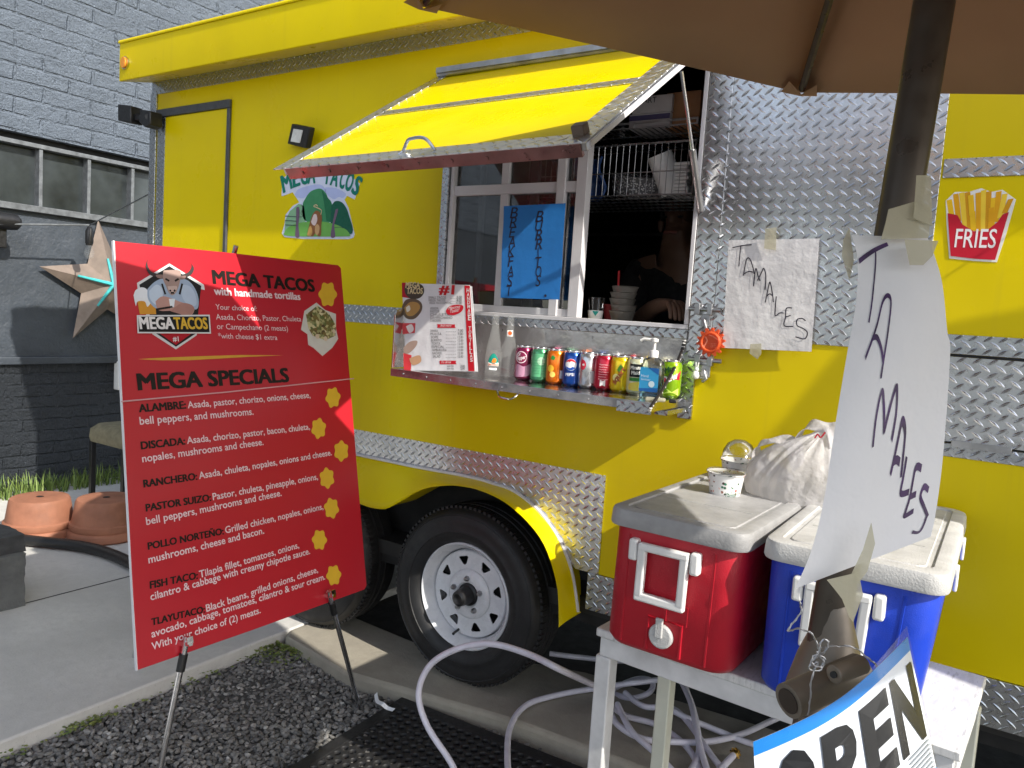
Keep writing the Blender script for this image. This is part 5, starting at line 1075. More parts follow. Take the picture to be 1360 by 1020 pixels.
b.loft([[c + Rm @ Vector((r * math.cos(2 * math.pi * i / 36), r * math.sin(2 * math.pi * i / 36), z)) for i in range(36)] for r, z in ((.088, 0), (.106, .015), (.104, .018), (.109, .034), (.106, .037), (.111, .055), (.108, .058), (.114, .074), (.116, .077), (.106, .07))]); b.build('bowls', m, bw, smooth=50)
p = PY(905, 228, ry + .08); nk = thing('napkin_stack', (p.x, ry + .1, zb + .005), 'stack of folded white napkins at the right end of the wire basket', 'napkin stack'); b = MB()
for k in range(9): b.box((p.x - .01 + random.uniform(-.004, .004), ry + .11, zb + .014 + k * .0125), (.095, .12, .0115))
b.build('napkins', MT['white_plastic'], nk, smooth=0, bevel=.004)
p = PY(796, 230, ry + .15); bp = thing('blue_packet', (p.x, ry + .1, zb + .005), 'blue and clear plastic packet at the left end of the wire basket', 'packet'); b = MB(); b.grid(lambda s_, q: Vector((p.x - .05 + .10 * s_ + .01 * math.sin(7 * q), ry + .06 + .05 * math.sin(3.1 * s_) + .02 * math.sin(5 * q), zb + .006 + .15 * q)), 10, 10); o = b.build('packet_body', plain('blue_packet_film', (.05, .12, .35), .25), bp); o.modifiers.new('thick', 'SOLIDIFY').thickness = .01
p = PY(867, 158, ry + .05); wb = thing('white_box', (p.x, ry + .1, zu), 'pair of white cartons with a violet band on the upper rack', 'carton'); b = MB(); b.box((p.x, ry + .10, zu + .028), (.155, .16, .05)); b.box((p.x + .004, ry + .10, zu + .085), (.15, .15, .06)); b.build('carton_box', flat('b9b6b8'), wb, bevel=.002, smooth=0)
FF2 = Frame((p.x, ry + .02 - .0008, zu), (1, 0, 0), (0, 0, 1)); b = MB(); b.rect(FF2, -.077, .030, .077, .048); b.build('carton_band', flat('4a4668'), wb, smooth=0); b = MB(); b.text(Frame((p.x, ry + .0245, zu), (1, 0, 0), (0, 0, 1)), 'DART', (-.05, .09), (.02, .09)); b.build('lettering', flat('1c1c20'), wb, smooth=0)
p = PY(912, 152, ry + .05); kb = thing('cardboard_box', (p.x, ry + .12, zu), 'brown cardboard box on the upper rack beside the white cartons', 'cardboard box'); b = MB(); b.box((p.x - .012, ry + .12, zu + .062), (.125, .16, .12)); b.build('box_body', MT['kraft'], kb, bevel=.002, smooth=0); b = MB(); b.box((p.x - .012, ry + .12, zu + .1225), (.02, .161, .0008)); b.build('box_tape', flat('a07a50'), kb, smooth=0)
p = PY(872, 132, ry + .12); cj = thing('clear_tub', (p.x, ry + .2, zu + .10), 'clear round plastic tub lying on its side above the white cartons', 'tub'); c = Vector((p.x, ry + .08, p.z)); b = MB(); b.lathe(c, [(.05, 0), (.052, .004), (.045, .10), (.04, .104)], 28, 'Y', False); b.lathe(c, [(.052, -.002), (.047, .0), (.001, .001)], 28, 'Y', False); b.build('tub_wall', MT['clear'], cj, recalc=False)
p = PY(845, 150, ry + .2); cj = thing('clear_tub', (p.x - .02, ry + .2, zu), 'tall stack of clear plastic tubs left of the white cartons', 'tub'); b = MB()
for k in range(6): b.lathe((p.x - .035, ry + .16, zu + k * .026), [(.045, .004), (.058, .05), (.061, .052)], 24, 'Z', False)
b.build('tub_wall', MT['clear'], cj, recalc=False)
# on the inner sill
def sill(x, Y): return Vector((x, Y, 1.462))
ci = sub('inner_counter', None, tr); b = MB(); b.box2((-1.88, .05, 1.42), (-.86, .42, 1.458)); b.build('counter_top', MT['steel_dull'], ci, bevel=.003)
p = PY(790, 405, .08); gl = thing('glass_cup', sill(p.x, .09), 'clear cup with a white and teal wrapper on the window sill', 'cup'); c = sill(p.x, .09); b = MB(); b.lathe(c, [(.024, .0), (.034, .085), (.035, .086)], 24, 'Z', False); b.build('cup_wall', MT['clear'], gl, recalc=False); b = MB(); b.lathe(c, [(.0245, .002), (.0285, .038)], 24, 'Z', False); b.build('wrapper', MT['paper'], gl); th = math.atan2(CAM.y - c.y, CAM.x - c.x); b = MB(); b.poly(Cyl(c, .030, th), [(-.012, .036), (.012, .036), (0, .018)], .0008); b.build('teal_mark', flat('0f8a80'), gl, smooth=0)
p = PY(826, 400, .10); cs = thing('cup_stack', sill(p.x, .11), 'stack of clear plastic cups with a red straw behind the window sill', 'cup stack'); c = sill(p.x, .11); b = MB()
for k in range(5): b.lathe(c + Vector((.004 * math.sin(k * 2), 0, .006 + k * .022)), [(.036, 0), (.046, .032), (.049, .034), (.046, .036)], 28, 'Z', False)
b.build('cup_wall', cloth_translucent('frosted_cup', (.26, .245, .22), .4, 30, .2, .3, alpha=.35), cs, recalc=False); b = MB(); b.tube([c + Vector((-.02, 0, .02)), c + Vector((-.03, .01, .185))], .004, 8); b.build('straw', flat('a01c22'), cs)
p = PY(806, 410, .10); rc_ = thing('red_cup', sill(p.x, .13), 'small dark red cup between the clear cup and the cup stack', 'cup'); b = MB(); b.lathe(sill(p.x, .13), [(.020, 0), (.028, .062), (.029, .064), (.026, .060)], 24, 'Z', True); b.build('cup_wall', flat('7a1a20'), rc_)
# kitchen silhouettes deeper inside
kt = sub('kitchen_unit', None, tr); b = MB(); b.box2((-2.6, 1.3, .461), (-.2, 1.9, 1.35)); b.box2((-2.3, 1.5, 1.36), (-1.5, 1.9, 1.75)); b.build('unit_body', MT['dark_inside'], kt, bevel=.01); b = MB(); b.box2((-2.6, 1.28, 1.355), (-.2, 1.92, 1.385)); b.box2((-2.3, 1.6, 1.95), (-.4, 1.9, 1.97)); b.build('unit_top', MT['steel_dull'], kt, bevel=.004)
# server behind the window
hd = PY(903, 292, .60); ne = hd + Vector((.01, .03, -.14)); pe = thing('person', (hd.x + .05, .55, .461), 'dark-haired person in a black T-shirt and thin necklace inside the serving window', 'person')
def skin_obj(name, V, Ed, Rr_, m, parent, sub_=2, root=0):
    me = bpy.data.meshes.new(name); o0 = ORG[parent.name]; me.from_pydata([tuple(Vector(v) - o0) for v in V], Ed, []); ob = bpy.data.objects.new(name, me); COL.objects.link(ob); ob.parent = parent
    md = ob.modifiers.new('skin', 'SKIN'); md.use_smooth_shade = True
    sv = me.skin_vertices[0].data if me.skin_vertices else None
    if sv is None:
        bm = bmesh.new(); bm.from_mesh(me); bm.verts.layers.skin.verify(); bm.to_mesh(me); bm.free(); sv = me.skin_vertices[0].data
    for i, r in enumerate(Rr_): sv[i].radius = (r, r) if not isinstance(r, tuple) else r; sv[i].use_root = (i == root)
    md.branch_smoothing = .3; s_ = ob.modifiers.new('sub', 'SUBSURF'); s_.levels = sub_; s_.render_levels = sub_; me.materials.append(m); return ob
H = hd; X = Vector((1, 0, 0)); hand = PY(893, 402, .17)
V = [H + Vector((.05, .10, -.85)), H + Vector((.04, .09, -.60)), H + Vector((.03, .07, -.36)), H + Vector((.015, .045, -.17)), H + Vector((.008, .02, -.115)), H + Vector((0, .0, -.06)), H + Vector((0, .005, .02)), H + Vector((0, .02, .08)),
     H + Vector((-.165, .07, -.205)), H + Vector((-.24, .02, -.50)), PY(868, 408, .24), hand + Vector((-.015, .02, .0)),
     H + Vector((.20, .08, -.215)), H + Vector((.27, .04, -.52)), H + Vector((.20, -.14, -.62)),
     H + Vector((-.08, .12, -1.02)), H + Vector((-.09, .12, -1.3)), H + Vector((.17, .12, -1.02)), H + Vector((.17, .12, -1.3)),
     H + Vector((0, -.075, -.075)), H + Vector((0, -.100, -.012))]
Ed = [(0, 1), (1, 2), (2, 3), (3, 4), (4, 5), (5, 6), (6, 7), (3, 8), (8, 9), (9, 10), (10, 11), (3, 12), (12, 13), (13, 14), (0, 15), (15, 16), (0, 17), (17, 18), (5, 19), (6, 20)]
Ra = [(.15, .11), (.15, .10), (.16, .105), (.10, .075), (.058, .058), (.062, .07), (.077, .092), (.066, .08), .055, .042, .032, (.03, .018), .055, .042, .03, .08, .06, .08, .06, (.030, .022), (.014, .016)]
fd = (hand - PY(868, 408, .24)); fd.z -= .03; fd = (fd.normalized() + Vector((0, -.5, -.25))).normalized(); sd = fd.cross(Vector((0, 0, 1))).normalized()
for k, (o_, L) in enumerate(((-.026, .062), (-.009, .072), (.009, .068), (.026, .052))):
    i = len(V); bse = hand + fd * .028 + sd * o_ * .8; V += [bse, bse + fd * L * .45 + Vector((0, 0, -.004)), bse + fd * L * .75 + Vector((0, 0, -.022)), bse + fd * L * .85 + Vector((0, 0, -.042))]; Ed += [(11, i), (i, i + 1), (i + 1, i + 2), (i + 2, i + 3)]; Ra += [.0095, .009, .008, .007]
i = len(V); tb = hand - sd * .030 + fd * .0; V += [tb, tb + fd * .03 - sd * .016 + Vector((0, 0, -.012)), tb + fd * .05 - sd * .012 + Vector((0, 0, -.03))]; Ed += [(11, i), (i, i + 1), (i + 1, i + 2)]; Ra += [.012, .010, .008]
skin_obj('body', V, Ed, Ra, MT['skin'], pe)
SV = [V[0] + Vector((0, 0, -.02)), V[1], V[2], V[3] + Vector((0, .015, .0)), V[8], V[8].lerp(V[9], .75), V[12], V[12].lerp(V[13], .75)]
skin_obj('t_shirt', SV, [(0, 1), (1, 2), (2, 3), (3, 4), (4, 5), (3, 6), (6, 7)], [(.18, .14), (.185, .135), (.20, .145), (.185, .135), .105, .085, .105, .085], MT['shirt'], pe)
TV = [V[0] + Vector((0, 0, .0)), V[15], V[16], V[17], V[18]]; skin_obj('trousers', TV, [(0, 1), (1, 2), (0, 3), (3, 4)], [(.155, .115), .095, .075, .095, .075], MT['hair'], pe)
b = MB(); b.grid(lambda s_, t_: H + Vector((.088 * math.cos(math.pi * (s_ * 1.3 - .15)) * math.sin(.15 + 1.75 * t_), .012 + .105 * math.sin(math.pi * (s_ * 1.3 - .15)) * math.sin(.15 + 1.75 * t_) + .012 * t_, .03 + .108 * math.cos(.15 + 1.75 * t_))), 22, 10); o = b.build('hair', MT['hair'], pe, smooth=60); o.modifiers.new('thick', 'SOLIDIFY').thickness = .014
b = MB()
for sx in (-.032, .032): b = MB(); b.lathe(H + Vector((sx, -.083, .0)), [(.001, -.006), (.010, -.003), (.010, .003), (.001, .006)], 10); b.build('eye', MT['hair'], pe)
for sx in (-1, 1): b = MB(); b.tube([H + Vector((sx * .05, -.075, .024)), H + Vector((sx * .034, -.088, .030)), H + Vector((sx * .016, -.090, .026))], .005, 6); b.build('eyebrow', MT['hair'], pe)
b = MB(); b.tube([H + Vector((-.026, -.090, -.062)), H + Vector((0, -.099, -.060)), H + Vector((.026, -.090, -.062))], .0065, 8); b.build('lips', plain('lips', (.30, .11, .09), .45), pe)
for sx in (-1, 1): b = MB(); b.lathe(H + Vector((sx * .084, .01, -.02)), [(.001, -.03), (.012, -.016), (.014, .014), (.001, .028)], 10); b.build('ear', MT['skin'], pe)
b = MB(); nk_ = V[3] + Vector((0, -.0, .0)); b.tube([nk_ + Vector((.075 * math.cos(a), .01 + .085 * math.sin(a) - .01, .03 + .03 * math.sin(a))) for a in [2 * math.pi * i / 28 for i in range(29)]], .0022, 6); b.build('necklace', MT['chrome'], pe)

# ================================================================== TABLE, COOLERS AND WHAT STANDS ON THEM
TZ = .664; TX0, TX1, TY0, TY1 = -.815, .022, -.663, -.215; YAWT = math.radians(-4.2)
tb_ = thing('folding_table', ((TX0 + TX1) / 2, (TY0 + TY1) / 2, 0), 'worn white metal table carrying the red and blue coolers in front of the trailer', 'table')
m, nt, bs = mat('worn_table_top'); c = coord(nt); mp = N(nt, 'ShaderNodeMapping'); mp.inputs['Scale'].default_value = (40, 9, 9); nt.links.new(c, mp.inputs[0])
nt.links.new(ramp(nt, noise(nt, mp.outputs[0], 1, 6, .7), [(.3, (.52, .52, .51)), (.55, (.72, .72, .71)), (.68, (.42, .42, .40))]), bs.inputs['Base Color']); bs.inputs['Roughness'].default_value = .55
b = MB(); b.box2((TX0, TY0, TZ - .022), (TX1, TY1, TZ)); b.build('table_top', m, tb_, bevel=.004)
b = MB(); b.box2((TX0 + .012, TY0 + .006, TZ - .072), (TX1 - .012, TY0 + .026, TZ - .0225)); b.box2((TX0 + .012, TY1 - .026, TZ - .072), (TX1 - .012, TY1 - .006, TZ - .0225)); b.box2((TX0 + .006, TY0 + .0265, TZ - .0715), (TX0 + .026, TY1 - .0265, TZ - .023)); b.box2((TX1 - .026, TY0 + .0265, TZ - .0715), (TX1 - .006, TY1 - .0265, TZ - .023)); b.build('apron', MT['white_metal'], tb_, bevel=.002)
for x in (TX0 + .024, TX1 - .024):
    for y, mm in ((TY0 + .026, 'white_metal'), (TY1 - .026, 'cream_metal')): b = MB(); b.box2((x - .022, y - .022, -.02), (x + .022, y + .022, TZ - .073)); b.build('leg', MT[mm], tb_, bevel=.004)
tb_.rotation_euler.z = YAWT
def cooler(x0t, x1t, x0b, x1b, yf, yb, body, label, drain, lid, yaw=0.0):
    cx, cy = (x0t + x1t) / 2, (yf + yb) / 2; wt, wbt = x1t - x0t, x1b - x0b; dt = yb - yf; zb_, zl = TZ + .001, .978
    t = thing('cooler', (cx, cy, TZ), label, 'cooler', 'coolers on the white table')
    cb = (x0b + x1b) / 2; rings = []
    for f_, z, ins in ((0, zb_, .02), (0, zb_ + .006, .008), (.04, zb_ + .022, 0), (.55, zb_ + .55 * (zl - zb_), 0), (.97, zl - .008, 0), (1, zl, .003)):
        ww = wbt + (wt - .022 - wbt) * f_ - ins * 2; dd = dt - .07 * (1 - f_) - .02 - ins * 2; rings.append(rrect(cb + (cx - cb) * f_, cy + .0 * f_, ww, dd, .055, z, 8))
    b = MB(); b.loft(rings); b.build('body', body, t, smooth=50)
    # raised panel ribs on the front end
    def fr(u, f_, w_=0): z = zb_ + f_ * (zl - zb_); ww = wbt + (wt - .022 - wbt) * f_; yy = cy - (dt - .07 * (1 - f_) - .02) / 2; return Vector((cb + (cx - cb) * f_ + u * ww, yy - w_, z))
    for u in (-.34, .32): b = MB(); b.tube([fr(u, .06, -.002), fr(u, .95, -.002)], .004, 6); b.build('panel_rib', body, t)
    if drain:
        b = MB(); b.tube([fr(.13, .06, -.001), fr(.13, .33, -.001), fr(-.13, .33, -.001), fr(-.13, .06, -.001)], .0045, 6); b.tube([fr(-.0, .33, -.002), fr(0, .48, -.002), fr(.16, .48, -.002), fr(.16, .33, -.002)], .003, 6); b.build('drain_panel', body, t)
        c = fr(-.015, .205, .002); b = MB(); b.lathe(c, [(.030, .006), (.030, -.006), (.027, -.010), (.001, -.011)], 24, 'Y', True); b.box(c + Vector((-.002, -.013, .022)), (.018, .008, .048)); b.build('drain_plug', MT['lid'], t, bevel=.002)
    # lid
    b = MB(); zt_ = 1.022
    b.loft([rrect(cx, cy, wt, dt, .042, zl + .001, 6), rrect(cx, cy, wt + .004, dt + .004, .043, zl + .006, 6), rrect(cx, cy, wt, dt, .042, zt_ - .010, 6), rrect(cx, cy, wt - .006, dt - .006, .04, zt_ - .003, 6), rrect(cx, cy, wt - .02, dt - .02, .036, zt_, 6), rrect(cx, cy, wt - .062, dt - .06, .028, zt_, 6), rrect(cx, cy, wt - .066, dt - .064, .026, zt_ - .005, 6), rrect(cx, cy, wt - .09, dt - .09, .02, zt_ - .005, 6), rrect(cx, cy, wt - .094, dt - .094, .02, zt_ - .002, 6)])
    b.build('lid', lid, t, smooth=40)
    b = MB()
    for f_ in (.30, .70): b.box((cx, cy + (f_ - .5) * dt, zt_ - .0018), (wt - .12, .004, .0012))
    b.build('lid_groove', plain('lid_groove', (.42, .42, .41), .6), t, smooth=0)
    # swing handle
    hl_, hr_, f0, f1 = -.235, .150, .87, .49; b = MB(); o_ = .016
    pts = [fr(hl_ + .03, f0 + .02, o_), fr(hl_ + .03, f1, o_), fr(hr_ - .03, f1, o_), fr(hr_ - .03, f0 + .02, o_)]
    b.bar(pts[0], pts[1], .021, .018, up=(0, 1, 0)); b.bar(pts[3], pts[2], .021, .018, up=(0, 1, 0)); b.bar(pts[1] + Vector((-.0105, 0, 0)), pts[2] + Vector((.0105, 0, 0)), .018, .021, up=(0, 0, 1)); b.bar(pts[0] + Vector((-.0105, 0, 0)), pts[3] + Vector((.0105, 0, 0)), .018, .019, up=(0, 0, 1)); b.build('handle', MT['white_plastic'], t, bevel=.005, segs=3)
    for u in (hl_ - .045, hr_ + .045): b = MB(); b.box(fr(u, f0 - .02, .010), (.022, .026, .052)); b.build('handle_bracket', MT['white_plastic'], t, bevel=.006, segs=3)
    for k in (-.2, .2): b = MB(); b.box(Vector((x1t + .004, cy + k * dt, zl - .012)), (.008, .045, .05)); b.build('hinge', MT['white_plastic'], t, bevel=.003)
    t.rotation_euler.z = yaw; t.location.x += yaw * -.22
    return t
cooler(-.768, -.425, -.780, -.452, -.752, -.03, MT['red_plastic'], 'red cooler with a white lid greyed for shade and two ice cream cups on top', True, plain('worn_shaded_lid', (0.34, 0.34, 0.345), 0.5, 0, 0.16, 16, 0.5, 150, bd=0.002), math.radians(-2.5))  # worn lid, its grey darkened to carry the umbrella's shade
cooler(-.402, -.048, -.398, -.085, -.752, -.03, MT['blue_plastic'], 'blue cooler with a bright white lid behind the umbrella pole', False, MT['lid'])
# paper cups
def icecup(x, y, z, lab, tilt=0):
    p = PZ(x, y, z); c = Vector((p.x, p.y, z)); t = thing('ice_cream_cup', c, lab, 'ice cream cup', 'ice cream cups on the red cooler')
    m, nt, bs = mat('printed_cup'); vo = N(nt, 'ShaderNodeTexVoronoi'); vo.inputs['Scale'].default_value = 85; vo.inputs['Randomness'].default_value = .8; nt.links.new(coord(nt), vo.inputs['Vector'])
    dots = ramp(nt, vo.outputs['Distance'], [(.30, 1.0), (.34, 0.0)]); rc = ramp(nt, vo.outputs['Color'], [(0, hexc('c9444a')), (.3, hexc('2f7a5a')), (.5, hexc('3a2a24')), (.7, hexc('e08a70')), (1, hexc('8ab6a8'))]); keep = ramp(nt, noise(nt, coord(nt), 40, 2), [(.48, 0.), (.5, 1.)])
    nt.links.new(mixc(nt, math_(nt, 'MULTIPLY', dots, keep), (.76, .75, .74), rc), bs.inputs['Base Color']); bs.inputs['Roughness'].default_value = .5
    b = MB(); b.lathe(c, [(.037, .0), (.0395, .003), (.048, .062), (.051, .064), (.051, .067), (.048, .066), (.041, .012), (.001, .010)], 36, 'Z', True); b.build('cup_wall', m, t, smooth=40); return t, c
t, c = icecup(978, 640, 1.0125, 'rear ice cream cup on the red cooler, with a clear dome lid')
b = MB(); b.lathe(c, [(.053, .063), (.053, .070), (.049, .072), (.046, .095), (.035, .115), (.017, .126), (.001, .128)], 36, 'Z', False); b.build('dome_lid', MT['clear'], t, smooth=60)
t, c = icecup(962, 659, 1.0125, 'front ice cream cup on the red cooler, printed paper with a flat clear lid')
b = MB(); b.lathe(c, [(.053, .062), (.053, .069), (.049, .071), (.046, .068), (.001, .068)], 36, 'Z', False); b.build('flat_lid', MT['clear'], t, smooth=60)
CF = Cyl(c, .0425, math.atan2(CAM.y - c.y, CAM.x - c.x)); b = MB(); b.text(CF, 'Yumby', (.002, .008), (.034, .008), w=.0012, shear=.3, h=.012); b.build('lettering', flat('2c6a58'), t, smooth=0)
# plastic bag
bgt = thing('plastic_bag', PZ(1040, 680, 1.012), 'knotted white plastic shopping bag slumped across the two coolers', 'plastic bag')
from mathutils import noise as mn
ctr_b = PZ(1052, 668, 1.013) + Vector((.0, .06, .0))
b = MB(); nu, nv = 120, 46
def bagfn(u, v):
    a = 2 * math.pi * u; f_ = v
    prof_ = (math.sin(math.pi * min(1, f_ * 1.18 + .02) ** .62) ** .75) if f_ < .80 else 0
    r = .62 * (1 - f_) ** .55 + .38 * math.sin(math.pi * min(1, f_ + .12)) if f_ < .999 else 0.05
    pleat = abs(mn.noise(Vector((math.cos(a) * 3.2, math.sin(a) * 3.2, f_ * 1.1)))) * (.10 + .30 * f_); fine = abs(mn.noise(Vector((math.cos(a) * 9, math.sin(a) * 9, f_ * 3.0)))) * (.05 + .12 * f_)
    big = .16 * mn.noise(Vector((math.cos(a) * 1.1 + 4, math.sin(a) * 1.1, f_ * 2)))
    r = max(.04, r * (1 + big - pleat) - fine * .5)
    sag = .012 * mn.noise(Vector((math.cos(a) * 2, math.sin(a) * 2 + 7, f_ * 4)))
    return ctr_b + Vector((math.cos(a) * .150 * r * 1.15 + .06 * f_ ** 2, math.sin(a) * .125 * r * 1.15, .004 + .20 * f_ ** .85 + sag * f_))
b.grid(bagfn, nu, nv); o = b.build('bag_body', MT['bag'], bgt, smooth=80)
def loop(pts, wd, name):
    L = smooth2(pts, 8); b = MB(); n_ = len(L)
    def fn(s_, t_): i = min(n_ - 1, int(s_ * (n_ - 1))); a = 2 * math.pi * 0 + (t_ - .5); q = L[i]; return q + Vector((.3, .75, .55)).normalized() * wd * (t_ - .5) * (1 + .25 * math.sin(9 * s_)) + Vector((0, 0, .004 * math.sin(20 * s_ + 6 * t_)))
    b.grid(fn, n_ - 1, 6); o = b.build(name, MT['bag'], bgt, smooth=60, recalc=False); o.modifiers.new('thick', 'SOLIDIFY').thickness = .0012
yb_ = ctr_b.y - .02
loop([PY(1048, 640, yb_), PY(1022, 622, yb_), PY(1004, 604, yb_), PY(1010, 588, yb_), PY(1034, 584, yb_), PY(1056, 594, yb_), PY(1062, 620, yb_)], .042, 'bag_handle')
loop([PY(1060, 620, yb_ + .02), PY(1056, 588, yb_ + .02), PY(1072, 566, yb_ + .02), PY(1096, 566, yb_ + .02), PY(1110, 580, yb_), PY(1108, 620, yb_)], .055, 'bag_handle')
b = MB(); F = Frame((0, yb_ - .045, 0), (1, 0, 0), (0, 0, 1)); b.strokepx(F, [(1082, 582), (1086, 577), (1090, 581), (1096, 574)], .004, 0); b.build('red_print', flat('c23040'), bgt, smooth=0)

# ================================================================== ON THE GROUND
ho = thing('garden_hose', PZ(900, 960, 0), 'pale lavender water hose looped over the kerb and coiled under the table', 'hose')
HP = [PY(618, 1060, -.46), PY(600, 1015, -.46), PY(568, 965, -.45), PY(556, 922, -.43), PY(570, 885, -.40), PY(604, 863, -.37), PY(650, 855, -.34), PY(700, 868, -.32), PY(750, 892, -.30), PZ(800, 915, .02), PZ(835, 927, .018), PZ(862, 920, .03), PZ(866, 905, .03), PZ(846, 902, .03), PZ(815, 915, .018), PZ(806, 930, .018), PZ(830, 950, .02), PZ(870, 962, .02), PZ(905, 985, .02), PZ(925, 1012, .018), PZ(930, 1040, .018)]
H2 = [PZ(680, 1060, .016), PZ(674, 1010, .016), PZ(678, 965, .016), PZ(700, 936, .016), PZ(745, 922, .016), PZ(800, 913, .018), PZ(850, 906, .05), PZ(900, 903, .05), PZ(915, 925, .05), PZ(925, 960, .04), PZ(928, 1000, .03), PZ(910, 1035, .02)]
H3 = [PZ(808, 932, .05), PZ(818, 960, .045), PZ(850, 980, .045), PZ(890, 985, .04), PZ(940, 985, .03), PZ(985, 975, .02), PZ(1030, 955, .016), PZ(1090, 930, .016)]
H4 = [PZ(820, 935, .06), PZ(838, 970, .06), PZ(870, 1000, .05), PZ(900, 1030, .03)]
H5 = [PZ(880, 935, .055), PZ(905, 950, .05), PZ(940, 965, .03), PZ(990, 985, .016), PZ(1040, 1000, .016)]
H6 = [PZ(905, 905, .08), PZ(918, 935, .075), PZ(926, 975, .06), PZ(935, 1010, .04), PZ(950, 1050, .02)]
H7 = [PZ(730, 868, .016), PZ(770, 873, .016), PZ(830, 878, .016), PZ(900, 872, .016)]
H8 = [PZ(830, 920, .035), PZ(855, 938, .035), PZ(900, 945, .04), PZ(950, 1010, .03), PZ(975, 1040, .02)]
b = MB()
for P in (HP, H2, H3, H4, H5, H6, H7, H8): b.tube(smooth2(P, 10), .0108, 12)
b.build('hose_tube', MT['hose'], ho, smooth=80)
p0, p1 = PZ(960, 1018, .03), PZ(974, 1003, .035); t = (p1 - p0).normalized(); b = MB(); b.tube([p0 - t * .04, p1], .011, 12); b.build('hose_end', MT['hose'], ho); b = MB(); b.tube([p1, p1 + t * .012, p1 + t * .024], [.013, .016, .015], 8)
for k in range(8): a = 2 * math.pi * k / 8; n1_ = t.orthogonal().normalized(); n2_ = t.cross(n1_); b.tube([p1 + t * .016 + (n1_ * math.cos(a) + n2_ * math.sin(a)) * .012, p1 + t * .016 + (n1_ * math.cos(a) + n2_ * math.sin(a)) * .019], .004, 6)
b.build('brass_fitting', MT['brass'], ho)
# rubber mat with holes
mA, mB_, mC = PZ(540, 936, -.045), PZ(448, 1030, -.045), PZ(772, 1030, -.045)
ex = (mC - mA); ex.z = 0
MFm = Frame(mA, (1, -.36, 0), (.36, 1, 0)); rm = thing('rubber_mat', mA, 'black rubber drainage mat full of round holes on the gravel by the kerb', 'mat')
exd = kd.normalized(); eyd = Vector((-exd.y, exd.x, 0)); o = mA - exd * .02
GFm = Frame(o, exd, eyd); b = MB(); cell = .036; nx, ny = 26, 16; r = .0125; n = 12
for i in range(nx):
    for j in range(ny):
        cx, cy = .03 + (i + .5) * cell + (0), -.03 - (j + .5) * cell; v = []; f = []
        for k in range(n):
            a = 2 * math.pi * k / n + math.pi / 4; ca, sa = math.cos(a), math.sin(a); s_ = cell / 2 / max(abs(ca), abs(sa)); v += [GFm.p(cx + ca * s_, cy + sa * s_, .012), GFm.p(cx + ca * r * 1.12, cy + sa * r * 1.12, .012), GFm.p(cx + ca * r, cy + sa * r, .010), GFm.p(cx + ca * r, cy + sa * r, 0)]
        for k in range(n):
            q, w2 = 4 * k, 4 * ((k + 1) % n); f += [(q, w2, w2 + 1, q + 1), (q + 1, w2 + 1, w2 + 2, q + 2), (q + 2, w2 + 2, w2 + 3, q + 3)]
        b.add(v, f)
b.build('perforated_sheet', MT['mat_rubber'], rm, smooth=40, recalc=False)
b = MB(); w1, h1 = .03 + nx * cell, .03 + ny * cell
for (a0, b0, a1, b1_) in ((-.02, -.0299, w1 + .05, .02), (-.02, -h1 - .05, w1 + .05, -h1 - .0001), (-.02, -h1, .0299, -.03), (w1 + .0001, -h1, w1 + .05, -.03)): b.rect(GFm, a0, b0, a1, b1_, .0, .012)
b.build('mat_border', MT['mat_rubber'], rm, bevel=.004)
# litter
lt = thing('paper_scrap', PZ(508, 938, -.045), 'torn white paper strip lying on the gravel by the easel leg', 'paper scrap'); L = [PZ(x, y, z) for x, y, z in ((499, 922, -.03), (501, 932, -.034), (508, 936, -.02), (514, 941, -.03), (523, 944, -.025))]; L = smooth2(L, 6); b = MB(); b.grid(lambda s_, t_: L[int(s_ * (len(L) - 1))] + Vector((.004, .012, .002)) * (t_ - .5) + Vector((0, 0, .006 * t_)), len(L) - 1, 3); b.build('paper_strip', MT['paper'], lt, recalc=False)
# terracotta pots upside down
def pot(x0, x1, yb, yt, lab):
    c = PZ((x0 + x1) / 2, yb - 6, 0); d = (c - CAM).dot(FW); r = (x1 - x0) / 2 * d / FPX; h_ = r * 1.16
    t = thing('terracotta_pot', c, lab, 'plant pot', 'upturned terracotta pots on the slab'); b = MB(); b.lathe(c, [(r * .93, 0), (r, .01), (r, h_ * .18), (r * .97, h_ * .22), (r * .93, h_ * .24), (r * .96, h_ * .30), (r * .95, h_ * .40), (r * .89, h_ * .43), (r * .80, h_ * .93), (r * .76, h_ * .985), (r * .70, h_), (.02, h_)], 48, 'Z', False); b.build('pot_body', MT['terra'], t, smooth=40)
    b = MB(); b.disc(Frame(c + Vector((0, 0, h_ + .001)), (1, 0, 0), (0, 1, 0)), 0, 0, .018, 0, 0, 14); b.build('drain_hole', MT['under'], t)
pot(8, 97, 716, 660, 'upturned terracotta pot, partly sunlit, nearer the concrete blocks'); pot(95, 186, 718, 662, 'upturned terracotta pot half hidden behind the red menu board')
# black pipe on the slab
bp2 = thing('black_pipe', PZ(100, 725, .03), 'thick black flexible pipe lying on the slab in front of the terracotta pots', 'pipe'); b = MB(); L = smooth2([PZ(-40, 722, .035), PZ(10, 716, .035), PZ(60, 720, .035), PZ(110, 726, .035), PZ(150, 737, .035), PZ(190, 758, .035), PZ(240, 800, .035)], 10); b.tube(L, .030, 14); b.build('pipe_tube', MT['black'], bp2, smooth=80)
